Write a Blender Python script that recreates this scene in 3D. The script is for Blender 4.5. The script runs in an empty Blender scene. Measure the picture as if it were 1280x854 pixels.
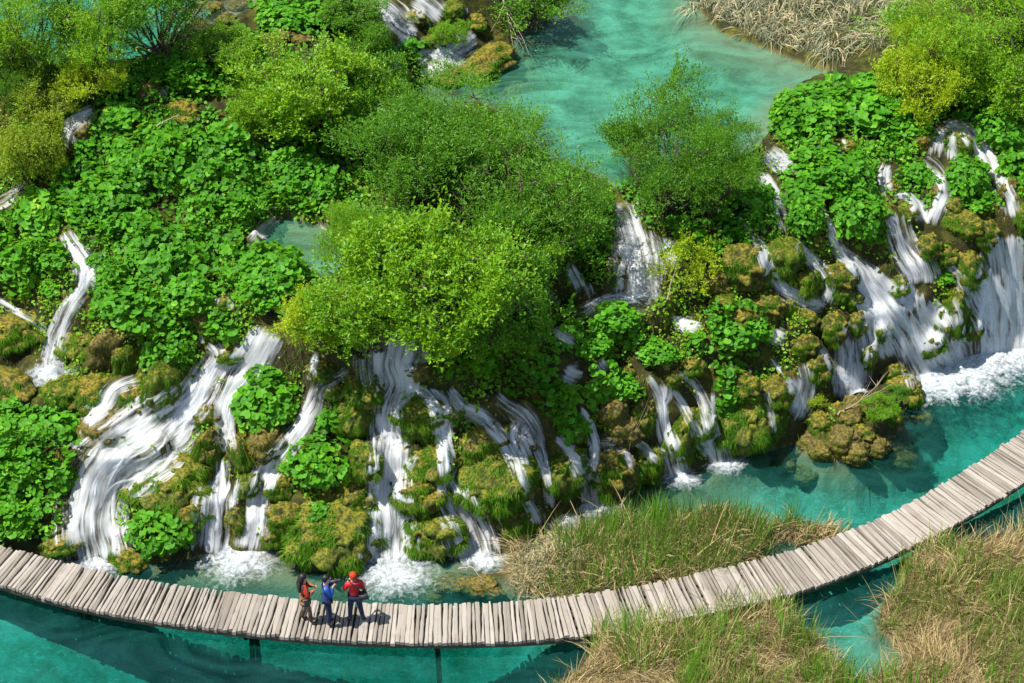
import bpy, math, random
import numpy as np
from mathutils import Vector
from mathutils.bvhtree import BVHTree

rad = math.radians
rng = np.random.default_rng(7)
random.seed(7)
scene = bpy.context.scene
COL = scene.collection

# ------------------------------------------------------------------ helpers
def link(o, parent=None):
    COL.objects.link(o)
    if parent is not None:
        o.parent = parent
    return o

def tag(o, label=None, cat=None, group=None, kind=None):
    if label: o['label'] = label
    if cat: o['category'] = cat
    if group: o['group'] = group
    if kind: o['kind'] = kind
    return o

def empty(name, loc, rz=0.0):
    o = bpy.data.objects.new(name, None)
    o.empty_display_size = 0.2
    o.location = loc
    o.rotation_euler = (0, 0, rz)
    return link(o)

def mesh_np(name, v, faces, mats, smooth=False, mat_idx=None):
    """v (n,3); faces: list of int arrays (m,k) of equal k inside one array"""
    me = bpy.data.meshes.new(name)
    v = np.asarray(v, dtype=np.float32)
    if not isinstance(faces, (list, tuple)):
        faces = [faces]
    faces = [np.asarray(f, dtype=np.int32) for f in faces if len(f)]
    loops = np.concatenate([f.ravel() for f in faces])
    tot = np.concatenate([np.full(len(f), f.shape[1], np.int32) for f in faces])
    start = np.concatenate([[0], np.cumsum(tot)[:-1]]).astype(np.int32)
    me.vertices.add(len(v)); me.vertices.foreach_set('co', v.ravel())
    me.loops.add(len(loops)); me.loops.foreach_set('vertex_index', loops)
    me.polygons.add(len(tot))
    me.polygons.foreach_set('loop_start', start)
    me.polygons.foreach_set('loop_total', tot)
    if mat_idx is not None:
        me.polygons.foreach_set('material_index', np.asarray(mat_idx, np.int32))
    me.polygons.foreach_set('use_smooth', np.full(len(tot), bool(smooth)))
    for m in (mats if isinstance(mats, (list, tuple)) else [mats]):
        me.materials.append(m)
    me.update(calc_edges=True)
    return me

def obj(name, me, parent=None, loc=None):
    o = bpy.data.objects.new(name, me)
    if loc is not None: o.location = loc
    return link(o, parent)

def vattr(me, name, arr, typ='FLOAT_COLOR'):
    a = me.attributes.new(name, typ, 'POINT')
    if typ == 'FLOAT_COLOR':
        b = np.ones((len(me.vertices), 4), np.float32); b[:, :arr.shape[1]] = arr
        a.data.foreach_set('color', b.ravel())
    elif typ == 'FLOAT_VECTOR':
        a.data.foreach_set('vector', np.asarray(arr, np.float32).ravel())
    else:
        a.data.foreach_set('value', np.asarray(arr, np.float32).ravel())

def grid_faces(nu, nv):
    i = np.arange((nu - 1) * (nv - 1))
    a = (i // (nv - 1)) * nv + i % (nv - 1)
    return np.stack([a, a + nv, a + nv + 1, a + 1], 1)

def hash2(ix, iy, s=0):
    n = (ix.astype(np.int64) * 374761393 + iy.astype(np.int64) * 668265263 + s * 2147483647) & 0xffffffff
    n = ((n ^ (n >> 13)) * 1274126177) & 0xffffffff
    n = n ^ (n >> 16)
    return (n & 0xffff) / 65535.0

def noise2(x, y, s=0):
    ix, iy = np.floor(x), np.floor(y)
    fx, fy = x - ix, y - iy
    fx = fx * fx * (3 - 2 * fx); fy = fy * fy * (3 - 2 * fy)
    h = lambda a, b: hash2(ix + a, iy + b, s)
    return (h(0, 0) * (1 - fx) + h(1, 0) * fx) * (1 - fy) + (h(0, 1) * (1 - fx) + h(1, 1) * fx) * fy

def fbm2(x, y, s=0, oct=4):
    t = 0; a = .5
    for k in range(oct):
        t = t + a * (noise2(x * 2 ** k, y * 2 ** k, s + k) - .5); a *= .5
    return t

def hash3(ix, iy, iz, s=0):
    n = (ix.astype(np.int64) * 374761393 + iy.astype(np.int64) * 668265263 + iz.astype(np.int64) * 1440662683 + s * 2147483647) & 0xffffffff
    n = ((n ^ (n >> 13)) * 1274126177) & 0xffffffff
    n = n ^ (n >> 16)
    return (n & 0xffff) / 65535.0

def noise3(p, s=0):
    i = np.floor(p); f = p - i; f = f * f * (3 - 2 * f)
    x, y, z = i.T; fx, fy, fz = f.T
    t = 0
    for a in (0, 1):
        for b in (0, 1):
            for c in (0, 1):
                t = t + hash3(x + a, y + b, z + c, s) * (fx if a else 1 - fx) * (fy if b else 1 - fy) * (fz if c else 1 - fz)
    return t

def worley2(x, y, s=0):
    """distance to and id of the nearest jittered cell point"""
    ix, iy = np.floor(x), np.floor(y)
    best = np.full(np.shape(x), 9.0); cid = np.zeros(np.shape(x))
    for a in (-1, 0, 1):
        for b in (-1, 0, 1):
            cx = ix + a; cy = iy + b
            px = cx + hash2(cx, cy, s); py = cy + hash2(cx, cy, s + 5)
            d = np.hypot(px - x, py - y)
            m = d < best
            best = np.where(m, d, best); cid = np.where(m, hash2(cx, cy, s + 9), cid)
    return best, cid

def smooth01(t):
    t = np.clip(t, 0, 1)
    return t * t * (3 - 2 * t)

# ------------------------------------------------------------------ camera
W0, H0 = 1280.0, 854.0
PITCH = rad(38.0)
HFOV = rad(24.0)
FPX = (W0 / 2) / math.tan(HFOV / 2)
CAMZ = 39.4
cam_d = bpy.data.cameras.new('camera')
cam_d.sensor_width = 36.0
cam_d.lens = 18.0 / math.tan(HFOV / 2)
cam_d.clip_end = 1000
cam = link(bpy.data.objects.new('camera', cam_d))
cam.location = (0, 0, CAMZ)
cam.rotation_euler = (math.pi / 2 - PITCH, 0, 0)
scene.camera = cam
CP, SP = math.cos(PITCH), math.sin(PITCH)
CAM = np.array([0, 0, CAMZ])

def rays(px, py):
    a = (np.asarray(px, float) - W0 / 2) / FPX
    b = -(np.asarray(py, float) - H0 / 2) / FPX
    d = np.stack([a, CP + b * SP, -SP + b * CP], -1)
    return d / np.linalg.norm(d, axis=-1, keepdims=True)

def project(x, y, z):
    zz = z - CAMZ
    f = y * CP - zz * SP
    u = y * SP + zz * CP
    return W0 / 2 + FPX * x / f, H0 / 2 - FPX * u / f

def at_z(px, py, z):
    d = rays(px, py)
    t = (z - CAMZ) / d[..., 2]
    return CAM + d * t[..., None]

# ------------------------------------------------------------------ relief
# heights of the slope read down a set of image columns: (row, height in metres)
COLS = {
 -200: [(900,-2),(760,-1.3),(690,.1),(600,1.2),(520,2.0),(460,2.3),(400,2.7),(370,3.2),(280,4.8),(240,5.1),(150,5.8),(60,6.5),(-40,6.5),(-150,7.5)],
 0: [(950,-1.6),(850,-1.5),(800,-1.5),(760,-1.2),(715,-.3),(690,.2),(600,1.3),(520,2.0),(460,2.3),(400,2.7),(370,3.2),(280,4.8),(240,5.1),(150,5.8),(60,6.5),(-40,6.5),(-150,7.5)],
 100: [(950,-1.8),(850,-1.8),(760,-1.3),(730,-.4),(712,0),(600,1.2),(560,1.9),(470,2.2),(440,2.5),(330,4.6),(280,5.0),(180,5.6),(140,6.3),(60,6.5),(-40,6.5),(-150,7.5)],
 213: [(950,-2.6),(850,-2.3),(790,-1.9),(740,-.4),(704,0),(640,.8),(560,1.5),(500,2.2),(440,3.2),(400,4.0),(330,4.6),(250,5.2),(150,6.0),(60,6.5),(-40,6.5),(-150,7.5)],
 320: [(950,-3),(850,-2.6),(790,-2.0),(745,-.30),(692,0),(600,1.3),(500,2.4),(410,4.2),(390,4.5),(310,4.6),(250,4.9),(150,5.7),(60,6.5),(-40,6.6),(-150,7.5)],
 427: [(950,-3),(850,-2.8),(800,-2.2),(752,-.35),(702,0),(600,1.5),(500,2.8),(430,4.2),(390,4.5),(310,4.6),(200,4.9),(120,5.5),(60,6),(-40,6.4),(-150,7.5)],
 500: [(950,-3),(850,-2.8),(800,-2.2),(752,-.38),(700,0),(680,.2),(500,2.9),(430,4.2),(390,4.5),(250,4.65),(140,4.7),(100,4.8),(60,5.3),(-20,6.4),(-150,7.5)],
 560: [(950,-3),(850,-2.7),(800,-2.1),(752,-.30),(690,0),(590,1.5),(500,2.9),(420,4.2),(380,4.5),(200,4.6),(90,4.6),(60,5.0),(-20,6.3),(-150,7.5)],
 640: [(950,-2.6),(850,-2.4),(800,-1.8),(755,-.3),(720,.05),(690,0),(660,.2),(540,2.0),(480,3.0),(400,4.2),(350,4.55),(200,4.6),(60,4.6),(20,5),(-40,5.5),(-150,7)],
 740: [(950,-1.8),(850,-1.4),(790,-.6),(740,-.1),(680,-.2),(634,0),(540,1.7),(460,2.8),(400,3.2),(370,3.4),(330,3.9),(250,4.6),(200,4.6),(0,4.6),(-60,4.7),(-150,6)],
 800: [(950,-1),(850,-.5),(790,-.3),(740,-.2),(680,-.3),(630,-.45),(605,0),(500,2),(400,3.1),(375,3.4),(330,3.6),(250,4.55),(200,4.6),(0,4.6),(-150,5.4)],
 853: [(950,-.5),(780,-.2),(700,-.2),(625,-.5),(591,0),(480,2.0),(400,3.0),(350,3.5),(270,4.3),(220,4.6),(0,4.6),(-150,5.4)],
 930: [(950,-.4),(780,-.3),(700,-.3),(650,-.8),(602,-.6),(574,0),(480,1.6),(400,2.7),(330,3.7),(270,4.4),(215,4.6),(0,4.6),(-150,5.4)],
 1000: [(950,-.3),(780,-.6),(700,-.9),(640,-1.1),(590,-.8),(556,0),(480,1.2),(420,2.2),(380,2.8),(300,4.0),(240,4.55),(180,4.8),(120,4.9),(95,4.6),(0,4.6),(-150,5.4)],
 1067: [(950,-.3),(780,-1.1),(700,-1.1),(620,-1.3),(560,-.8),(520,0),(480,.5),(400,2.0),(340,3.0),(280,3.9),(220,4.55),(150,4.9),(100,4.85),(60,5),(-150,5.6)],
 1130: [(950,-.3),(780,-.8),(700,-1.1),(600,-1.4),(530,-1.0),(480,0),(400,1.8),(300,3.5),(200,4.6),(160,4.9),(100,5),(0,5.5),(-150,6)],
 1200: [(950,-.2),(780,-.3),(700,-.6),(600,-1.5),(490,-1.1),(455,0),(300,3.3),(170,4.75),(100,5),(0,5.5),(-150,6)],
 1280: [(950,-.2),(780,-.3),(680,-.8),(560,-1.7),(470,-1.1),(432,0),(300,3.3),(260,4.0),(160,4.85),(100,5),(0,5.5),(-150,6)],
 1480: [(950,-.2),(780,-.3),(680,-.8),(560,-1.7),(450,-1.1),(412,0),(280,3.3),(240,4.0),(140,4.85),(100,5),(0,5.5),(-150,6)],
}
CX = np.array(sorted(COLS)); PY = np.arange(-400, 1100, 4.0)
ZT = np.stack([np.interp(PY, [p for p, z in COLS[c]][::-1], [z for p, z in COLS[c]][::-1]) for c in CX])
PXG = np.arange(-300, 1581, 10.0)
ZG = np.stack([np.interp(PXG, CX, ZT[:, k]) for k in range(len(PY))], 1)
def _blur(a, ax, n):
    k = np.ones(n) / n
    p = np.apply_along_axis(lambda r: np.convolve(np.pad(r, n // 2, 'edge'), k, 'valid'), ax, a)
    return p
ZG = _blur(_blur(ZG, 0, 7), 1, 5)
def zpix(px, py):
    u = np.clip((px - PXG[0]) / 10.0, 0, len(PXG) - 1.001); v = np.clip((py - PY[0]) / 4.0, 0, len(PY) - 1.001)
    i = u.astype(int); j = v.astype(int); fu = u - i; fv = v - j
    return (ZG[i, j] * (1 - fu) + ZG[i + 1, j] * fu) * (1 - fv) + (ZG[i, j + 1] * (1 - fu) + ZG[i + 1, j + 1] * fu) * fv

xs = np.concatenate([np.linspace(-90, -17, 40)[:-1], np.arange(-17, 17.01, .09), np.linspace(17, 90, 40)[1:]])
ys = np.concatenate([np.linspace(-20, 35, 30)[:-1], np.arange(35, 66, .09), np.linspace(66, 160, 40)])
X, Y = np.meshgrid(xs, ys, indexing='ij')
lo = np.full(X.shape, np.nan)
# highest height that agrees with the columns, searched from the top down
prev = None; Z = np.full(X.shape, -2.0); found = np.zeros(X.shape, bool)
zs = np.arange(8.5, -3.01, -.25)
for z in zs:
    px, py = project(X, Y, z)
    g = zpix(px, py) - z
    if prev is not None:
        hit = (~found) & (g >= 0)
        t = prev[0] / np.minimum(prev[0] - g, -1e-9)
        zz = prev[1] + (z - prev[1]) * np.clip(t, 0, 1)
        Z = np.where(hit, zz, Z); found |= hit
    prev = (g, z)
Z = _blur(_blur(Z, 0, 3), 1, 3)

def in_poly(px, py, poly):
    """signed distance in the polygon's own units, positive inside"""
    P = np.asarray(poly, float); n = len(P)
    ins = np.zeros(np.shape(px), bool); d = np.full(np.shape(px), 1e9)
    for i in range(n):
        ax, ay = P[i]; bx, by = P[(i + 1) % n]
        c = ((ay > py) != (by > py)) & (px < (bx - ax) * (py - ay) / (by - ay + 1e-12) + ax)
        ins ^= c
        ex, ey = bx - ax, by - ay
        t = np.clip(((px - ax) * ex + (py - ay) * ey) / (ex * ex + ey * ey + 1e-12), 0, 1)
        d = np.minimum(d, np.hypot(px - ax - t * ex, py - ay - t * ey))
    return np.where(ins, d, -d)

def wpoly(poly, z):
    return [tuple(at_z(np.array(p[0]), np.array(p[1]), z)[:2]) for p in poly]

# -- small relief: ledges, tufa knobs and rubble
Z0 = Z.copy()
fine = (np.abs(X) < 17.2) & (Y > 34.8) & (Y < 66.2)
slope = smooth01((Z - .05) / .4) * smooth01((4.55 - Z) / .3)
ph = fbm2(X * .22, Y * .22, 3) * 2.2
Z = Z + slope * .15 * np.sin(2 * np.pi * (Z / 1.0 + ph))
w1, _ = worley2(X / .95, Y / .95, 11)
w2, _ = worley2(X / .42, Y / .42, 12)
rough = smooth01((Z0 + .1) / .3)
Z = Z + rough * (.34 * np.clip(1 - (w1 / .62) ** 2, 0, 1) + .13 * np.clip(1 - (w2 / .62) ** 2, 0, 1)) * (.35 + .65 * slope) - rough * .12
Z = Z + rough * .25 * fbm2(X * 1.1, Y * 1.1, 21, 4) + (1 - rough) * .30 * fbm2(X * .35, Y * .35, 31, 4)

BED = smooth01((.02 - Z) / .12)
LEVELS = []
def pool(poly, level, depth, ramp, rim=.35):
    """sink a pool with a rim into the relief; poly in image pixels, everything else in metres"""
    global Z, BED
    wp = wpoly(poly, level)
    sd = in_poly(X, Y, wp)
    bed = level - depth * smooth01(sd / ramp) - .03 + .22 * depth * fbm2(X * .5, Y * .5, 41, 4)
    Z = np.where(sd > 0, np.minimum(bed, level - .02), np.where(sd > -rim, np.maximum(Z, level + .05 + .1 * noise2(X * 3, Y * 3, 4)), Z))
    BED = np.maximum(BED, smooth01(sd / .15 + .3))
    LEVELS.append((wp, level))
POOLS = {
 'upper': ([(620,80),(640,45),(690,18),(700,-90),(880,-90),(872,10),(900,40),(960,62),(1010,82),(1060,96),(1000,108),(972,140),(962,170),(944,190),(900,220),(850,232),(800,232),(770,238),(740,218),(700,208),(660,190),(640,150),(600,130),(560,142),(505,128),(500,108),(560,98)], 4.5, .75, 1.6),
 'middle': ([(310,302),(338,277),(360,270),(420,287),(445,305),(440,340),(400,352),(370,338),(350,318)], 4.42, .35, .5),
 'far': ([(-260,-120),(245,-120),(270,-20),(255,15),(225,45),(190,70),(110,84),(-260,84)], 6.5, 1.1, 1.5),
 'brook': ([(246,24),(262,6),(300,-14),(338,-30),(344,-10),(312,12),(286,30),(262,34)], 6.42, .22, .3),
 'ledge': ([(-60,530),(40,524),(95,512),(130,532),(195,556),(150,568),(100,562),(40,552),(-60,560)], 1.95, .25, .3),
 'shelf': ([(735,384),(790,362),(832,366),(806,392),(750,398)], 3.36, .2, .3),
}
for k, a in POOLS.items():
    pool(*a)

# reed banks and the rocky islet in the lower lake (outlines in image pixels)
BANKS = {
 'island': [(636,746),(628,704),(656,674),(720,668),(800,655),(870,648),(940,640),(1010,646),(1058,660),(1036,680),(930,708),(850,730),(730,752)],
 'front': [(735,800),(800,790),(860,774),(960,752),(1004,758),(1030,800),(1050,850),(1060,990),(690,990),(705,870)],
 'right': [(1128,696),(1200,664),(1290,645),(1500,600),(1500,990),(1058,990),(1088,830),(1104,770)],
}
for k, pl in BANKS.items():
    sd = in_poly(X, Y, wpoly(pl, 0.05))
    sd = sd - .12 + 1.7 * fbm2(X * .8, Y * .8, 57, 4)
    top = .16 + .3 * smooth01(sd / 1.2) + .3 * fbm2(X * .9, Y * .9, 55, 3)
    Z = np.where(sd > -.5, np.maximum(Z, -1.2 + (top + 1.2) * smooth01((sd + .5) / .7)), Z)
    BED = np.where((sd > 0) & (Z > 0), 0, BED)
_s = Z.copy()
for _ in range(3): _s = _blur(_blur(_s, 0, 9), 1, 9)
Z = np.where(fine, Z + (_s - Z) * .85 * smooth01((-.12 - Z) / .35), Z)
ISLET = [(992,562),(1008,530),(1045,505),(1085,480),(1120,466),(1148,486),(1142,530),(1110,566),(1070,584),(1030,580)]
sd = in_poly(X, Y, wpoly(ISLET, 0.1))
Z = np.where(sd > -.6, np.maximum(Z, -1.2 + (1.42 + .35 * noise2(X * 2.2, Y * 2.2, 61) + .25 * np.clip(1 - (w2 / .6) ** 2, 0, 1)) * smooth01((sd + .6) / 1.3)), Z)
BED = np.where(Z > .05, np.where(sd > -.6, 0, BED), BED)

_ix = lambda v, a: np.clip(np.searchsorted(a, v) - 1, 0, len(a) - 2)
def H(x, y):
    i = _ix(x, xs); j = _ix(y, ys)
    fx = np.clip((x - xs[i]) / (xs[i + 1] - xs[i]), 0, 1); fy = np.clip((y - ys[j]) / (ys[j + 1] - ys[j]), 0, 1)
    return (Z[i, j] * (1 - fx) + Z[i + 1, j] * fx) * (1 - fy) + (Z[i, j + 1] * (1 - fx) + Z[i + 1, j + 1] * fx) * fy

TV = np.stack([X.ravel(), Y.ravel(), Z.ravel()], 1)
TF = grid_faces(len(xs), len(ys))
BVH = BVHTree.FromPolygons(TV.tolist(), TF.tolist())
def cast(px, py, up=0.0, tree=None):
    """points of the relief seen at image pixels; up = look for a surface that many metres above it"""
    px = np.atleast_1d(np.asarray(px, float)); py = np.atleast_1d(np.asarray(py, float))
    D = rays(px, py); out = np.empty((len(px), 3))
    o = Vector((0, 0, CAMZ - up))
    for i, d in enumerate(D):
        h = (tree or BVH).ray_cast(o, Vector(d))
        p = h[0] if h[0] is not None else o + Vector(d) * 60
        out[i] = (p.x, p.y, p.z)
    return out
def mpp(p):
    """metres per photo pixel at a point"""
    return (p[1] * CP - (p[2] - CAMZ) * SP) / FPX
# ------------------------------------------------------------------ materials
class NT:
    def __init__(self, name):
        self.m = bpy.data.materials.new(name); self.m.use_nodes = True
        self.t = self.m.node_tree; self.t.nodes.clear()
        self.out = self.n('ShaderNodeOutputMaterial')
    def n(self, typ, **kw):
        nd = self.t.nodes.new(typ)
        for k, v in kw.items(): setattr(nd, k, v)
        return nd
    def l(self, a, b): self.t.links.new(a, b)
    def set(self, sock, v):
        if isinstance(v, bpy.types.NodeSocket): self.l(v, sock)
        elif isinstance(v, (tuple, list)) and len(v) == 3 and sock.type == 'RGBA': sock.default_value = (*v, 1)
        else: sock.default_value = v
    def coord(self, k='Object'): return self.n('ShaderNodeTexCoord').outputs[k]
    def pos(self): return self.n('ShaderNodeNewGeometry').outputs['Position']
    def noise(self, vec, scale, detail=3, rough=.55, out='Fac', dist=0.0):
        nd = self.n('ShaderNodeTexNoise'); nd.inputs['Scale'].default_value = scale
        nd.inputs['Detail'].default_value = detail; nd.inputs['Roughness'].default_value = rough
        nd.inputs['Distortion'].default_value = dist
        if vec is not None: self.l(vec, nd.inputs['Vector'])
        return nd.outputs[out]
    def ramp(self, fac, stops, interp='LINEAR'):
        nd = self.n('ShaderNodeValToRGB'); r = nd.color_ramp; r.interpolation = interp
        while len(r.elements) < len(stops): r.elements.new(.5)
        for e, (p, c) in zip(r.elements, stops):
            e.position = p; e.color = (*c, 1) if isinstance(c, (tuple, list)) else (c, c, c, 1)
        self.l(fac, nd.inputs[0]); return nd.outputs[0]
    def math(self, op, a, b=None, c=None, clamp=False):
        nd = self.n('ShaderNodeMath', operation=op, use_clamp=clamp)
        for s, v in zip(nd.inputs, (a, b, c)):
            if v is not None: self.set(s, v)
        return nd.outputs[0]
    def mix(self, f, a, b, mode='MIX'):
        nd = self.n('ShaderNodeMix', data_type='RGBA', blend_type=mode)
        self.set(nd.inputs[0], f); self.set(nd.inputs[6], a); self.set(nd.inputs[7], b); return nd.outputs[2]
    def map(self, vec, scale):
        nd = self.n('ShaderNodeMapping'); nd.inputs['Scale'].default_value = scale
        self.l(vec, nd.inputs['Vector']); return nd.outputs[0]
    def attr(self, name, out='Color'):
        nd = self.n('ShaderNodeAttribute'); nd.attribute_name = name; return nd.outputs[out]
    def sep(self, c):
        nd = self.n('ShaderNodeSeparateColor'); self.l(c, nd.inputs[0]); return nd.outputs
    def bump(self, h, strength=.5, dist=.05):
        nd = self.n('ShaderNodeBump'); nd.inputs['Strength'].default_value = strength; nd.inputs['Distance'].default_value = dist
        self.l(h, nd.inputs['Height']); return nd.outputs[0]
    def bsdf(self, col, rough=.7, normal=None, spec=.3, alpha=None):
        nd = self.n('ShaderNodeBsdfPrincipled')
        self.set(nd.inputs['Base Color'], col); self.set(nd.inputs['Roughness'], rough)
        nd.inputs['Specular IOR Level'].default_value = spec
        if normal is not None: self.l(normal, nd.inputs['Normal'])
        if alpha is not None: self.set(nd.inputs['Alpha'], alpha)
        return nd.outputs[0]
    def done(self, sh):
        self.l(sh, self.out.inputs['Surface']); return self.m
    def island(self): return self.n('ShaderNodeNewGeometry').outputs['Random Per Island']

M = {}
def plain(name, col, rough=.7, spec=.3, var=.15, scale=8):
    t = NT(name)
    n = t.noise(t.coord(), scale, 4)
    c = t.mix(n, tuple(v * (1 - var) for v in col), tuple(min(1, v * (1 + var)) for v in col))
    M[name] = t.done(t.bsdf(c, rough, t.bump(n, .3, .01), spec)); return M[name]

def leaf_mat(name, stops, trans=.35, rough=.45, spec=.4, patch=.5):
    """leaves: one tint per leaf, a slow drift over the plant, light passing through the blade"""
    t = NT(name)
    r = t.island()
    oi = t.n('ShaderNodeObjectInfo').outputs['Random']
    big = t.noise(t.pos(), 1.5, 4, .65)
    f = t.math('MULTIPLY_ADD', r, .55, t.math('MULTIPLY_ADD', big, patch, t.math('MULTIPLY_ADD', oi, .16, -.08 + .22 - patch * .5)))
    c = t.ramp(f, stops)
    p = t.bsdf(c, rough, None, spec)
    tr = t.n('ShaderNodeBsdfTranslucent')
    t.l(t.mix(.55, c, tuple(min(1, v * 1.5) for v in stops[-1][1])), tr.inputs[0])
    mx = t.n('ShaderNodeMixShader'); mx.inputs[0].default_value = trans
    t.l(p, mx.inputs[1]); t.l(tr.outputs[0], mx.inputs[2])
    M[name] = t.done(mx.outputs[0]); return M[name]

leaf_mat('butterbur_leaf', [(0, (.022, .10, .004)), (.35, (.045, .20, .005)), (.7, (.080, .30, .006)), (.9, (.14, .38, .008)), (1, (.40, .50, .03))], .30, .58, .28, .85)
leaf_mat('willow_leaf', [(0, (.030, .11, .008)), (.4, (.070, .22, .010)), (.75, (.135, .33, .012)), (1, (.25, .43, .018))], .38)
leaf_mat('bright_leaf', [(0, (.05, .15, .008)), (.4, (.12, .31, .009)), (.75, (.22, .42, .011)), (1, (.38, .52, .016))], .40)
leaf_mat('yellow_leaf', [(0, (.11, .19, .008)), (.4, (.27, .40, .010)), (.75, (.42, .55, .014)), (1, (.58, .66, .03))], .40)
leaf_mat('olive_leaf', [(0, (.06, .11, .008)), (.4, (.17, .28, .010)), (.75, (.32, .43, .015)), (1, (.46, .53, .04))], .38)
leaf_mat('moss_strand', [(0, (.020, .045, .005)), (.35, (.055, .115, .007)), (.6, (.13, .16, .009)), (.8, (.28, .22, .012)), (1, (.42, .30, .03))], .25, .8, .15, .75)
leaf_mat('moss_green', [(0, (.014, .048, .004)), (.4, (.040, .145, .006)), (.72, (.10, .23, .008)), (.9, (.23, .27, .012)), (1, (.34, .29, .02))], .25, .8, .15, .7)
leaf_mat('reed_blade', [(0, (.04, .12, .010)), (.5, (.095, .26, .014)), (.8, (.18, .34, .025)), (1, (.40, .42, .10))], .3, .5)
leaf_mat('dry_blade', [(0, (.15, .11, .045)), (.35, (.33, .25, .11)), (.7, (.50, .40, .20)), (1, (.66, .58, .38))], .2, .7, .2)
leaf_mat('sedge_blade', [(0, (.06, .085, .045)), (.35, (.20, .23, .14)), (.6, (.42, .38, .22)), (.85, (.62, .50, .27)), (1, (.72, .64, .44))], .2, .6, .25, .8)

def moss_rock(name, dark, olive, green, ochre, tan):
    t = NT(name)
    p = t.pos()
    nz = t.n('ShaderNodeNewGeometry'); sx = t.n('ShaderNodeSeparateXYZ'); t.l(nz.outputs['Normal'], sx.inputs[0]); up = sx.outputs[2]
    a = t.noise(p, 2.3, 5, .6); b = t.noise(p, 7.0, 5, .65); c = t.noise(t.map(p, (1, 1, .35)), 16, 4, .6)
    base = t.ramp(t.math('MULTIPLY_ADD', b, .6, t.math('MULTIPLY', a, .4)), [(.30, dark), (.43, olive), (.54, green), (.68, ochre)])
    topf = t.math('MULTIPLY_ADD', up, .55, t.math('MULTIPLY_ADD', c, .9, -.45))
    col = t.mix(t.ramp(topf, [(.40, 0.), (.70, .95)]), base, ochre)
    col = t.mix(t.ramp(t.noise(p, 4.2, 5, .7), [(.60, 0.), (.72, .8)]), col, tan)
    col = t.mix(t.ramp(c, [(.38, .75), (.52, 0.)]), col, dark)
    h = t.math('MULTIPLY_ADD', b, .7, t.math('MULTIPLY', t.noise(p, 38, 4, .7), .4))
    M[name] = t.done(t.bsdf(col, .8, t.bump(h, .7, .05), .25)); return M[name]
moss_rock('moss_ochre', (.018, .018, .006), (.050, .055, .009), (.10, .105, .010), (.27, .20, .016), (.38, .27, .08))
moss_rock('moss_olive', (.018, .022, .006), (.05, .065, .007), (.09, .13, .008), (.22, .185, .012), (.32, .24, .06))
moss_rock('wet_tufa', (.022, .019, .010), (.060, .052, .014), (.11, .095, .018), (.20, .15, .03), (.30, .23, .10))

def terrain_mat():
    t = NT('earth')
    p = t.pos(); at = t.sep(t.attr('zone'))      # r: lies under water, g: reed bank
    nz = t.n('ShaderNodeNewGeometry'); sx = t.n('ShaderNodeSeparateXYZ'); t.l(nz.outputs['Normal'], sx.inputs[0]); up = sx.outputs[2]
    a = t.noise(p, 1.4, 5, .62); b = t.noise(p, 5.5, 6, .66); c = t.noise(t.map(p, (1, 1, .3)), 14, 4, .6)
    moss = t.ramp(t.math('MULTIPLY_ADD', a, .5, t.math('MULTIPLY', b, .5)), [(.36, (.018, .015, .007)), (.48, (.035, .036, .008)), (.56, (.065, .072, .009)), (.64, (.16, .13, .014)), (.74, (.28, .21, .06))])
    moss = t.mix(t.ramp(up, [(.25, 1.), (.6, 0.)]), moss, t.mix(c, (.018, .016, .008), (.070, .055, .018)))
    mud = t.mix(b, (.10, .075, .03), (.26, .20, .10))
    land = t.mix(at[1], moss, mud)
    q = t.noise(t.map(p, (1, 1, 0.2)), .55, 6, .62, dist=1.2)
    silt_caustics = t.ramp(q, [(.30, (.22, .25, .15)), (.42, (.34, .36, .25)), (.54, (.46, .48, .38)), (.68, (.62, .64, .54))])
    silt_caustics = t.mix(t.ramp(t.noise(p, 2.6, 6, .7, dist=.8), [(.46, 0.), (.66, .55)]), silt_caustics, (.15, .17, .06))
    silt_caustics = t.mix(t.ramp(t.noise(t.map(p, (1, 2.2, 1)), 3.4, 4, .6, dist=2.2), [(.56, 0.), (.64, .5)]), silt_caustics, (.80, .82, .74))  # pale streaks: caustic light painted into the bed colour, along with paler silt
    silt_caustics = t.mix(t.ramp(at[2], [(0., 1.), (.38, .75), (.9, 0.)]), silt_caustics, t.mix(t.noise(p, 1.8, 5, .7), (.085, .085, .030), (.26, .25, .12)))
    col = t.mix(at[0], land, silt_caustics)
    h = t.math('MULTIPLY_ADD', b, .7, t.math('MULTIPLY', t.noise(p, 30, 4, .7), .35))
    return t.done(t.bsdf(col, .85, t.bump(h, .8, .10), .2))
M['earth'] = terrain_mat()

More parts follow.
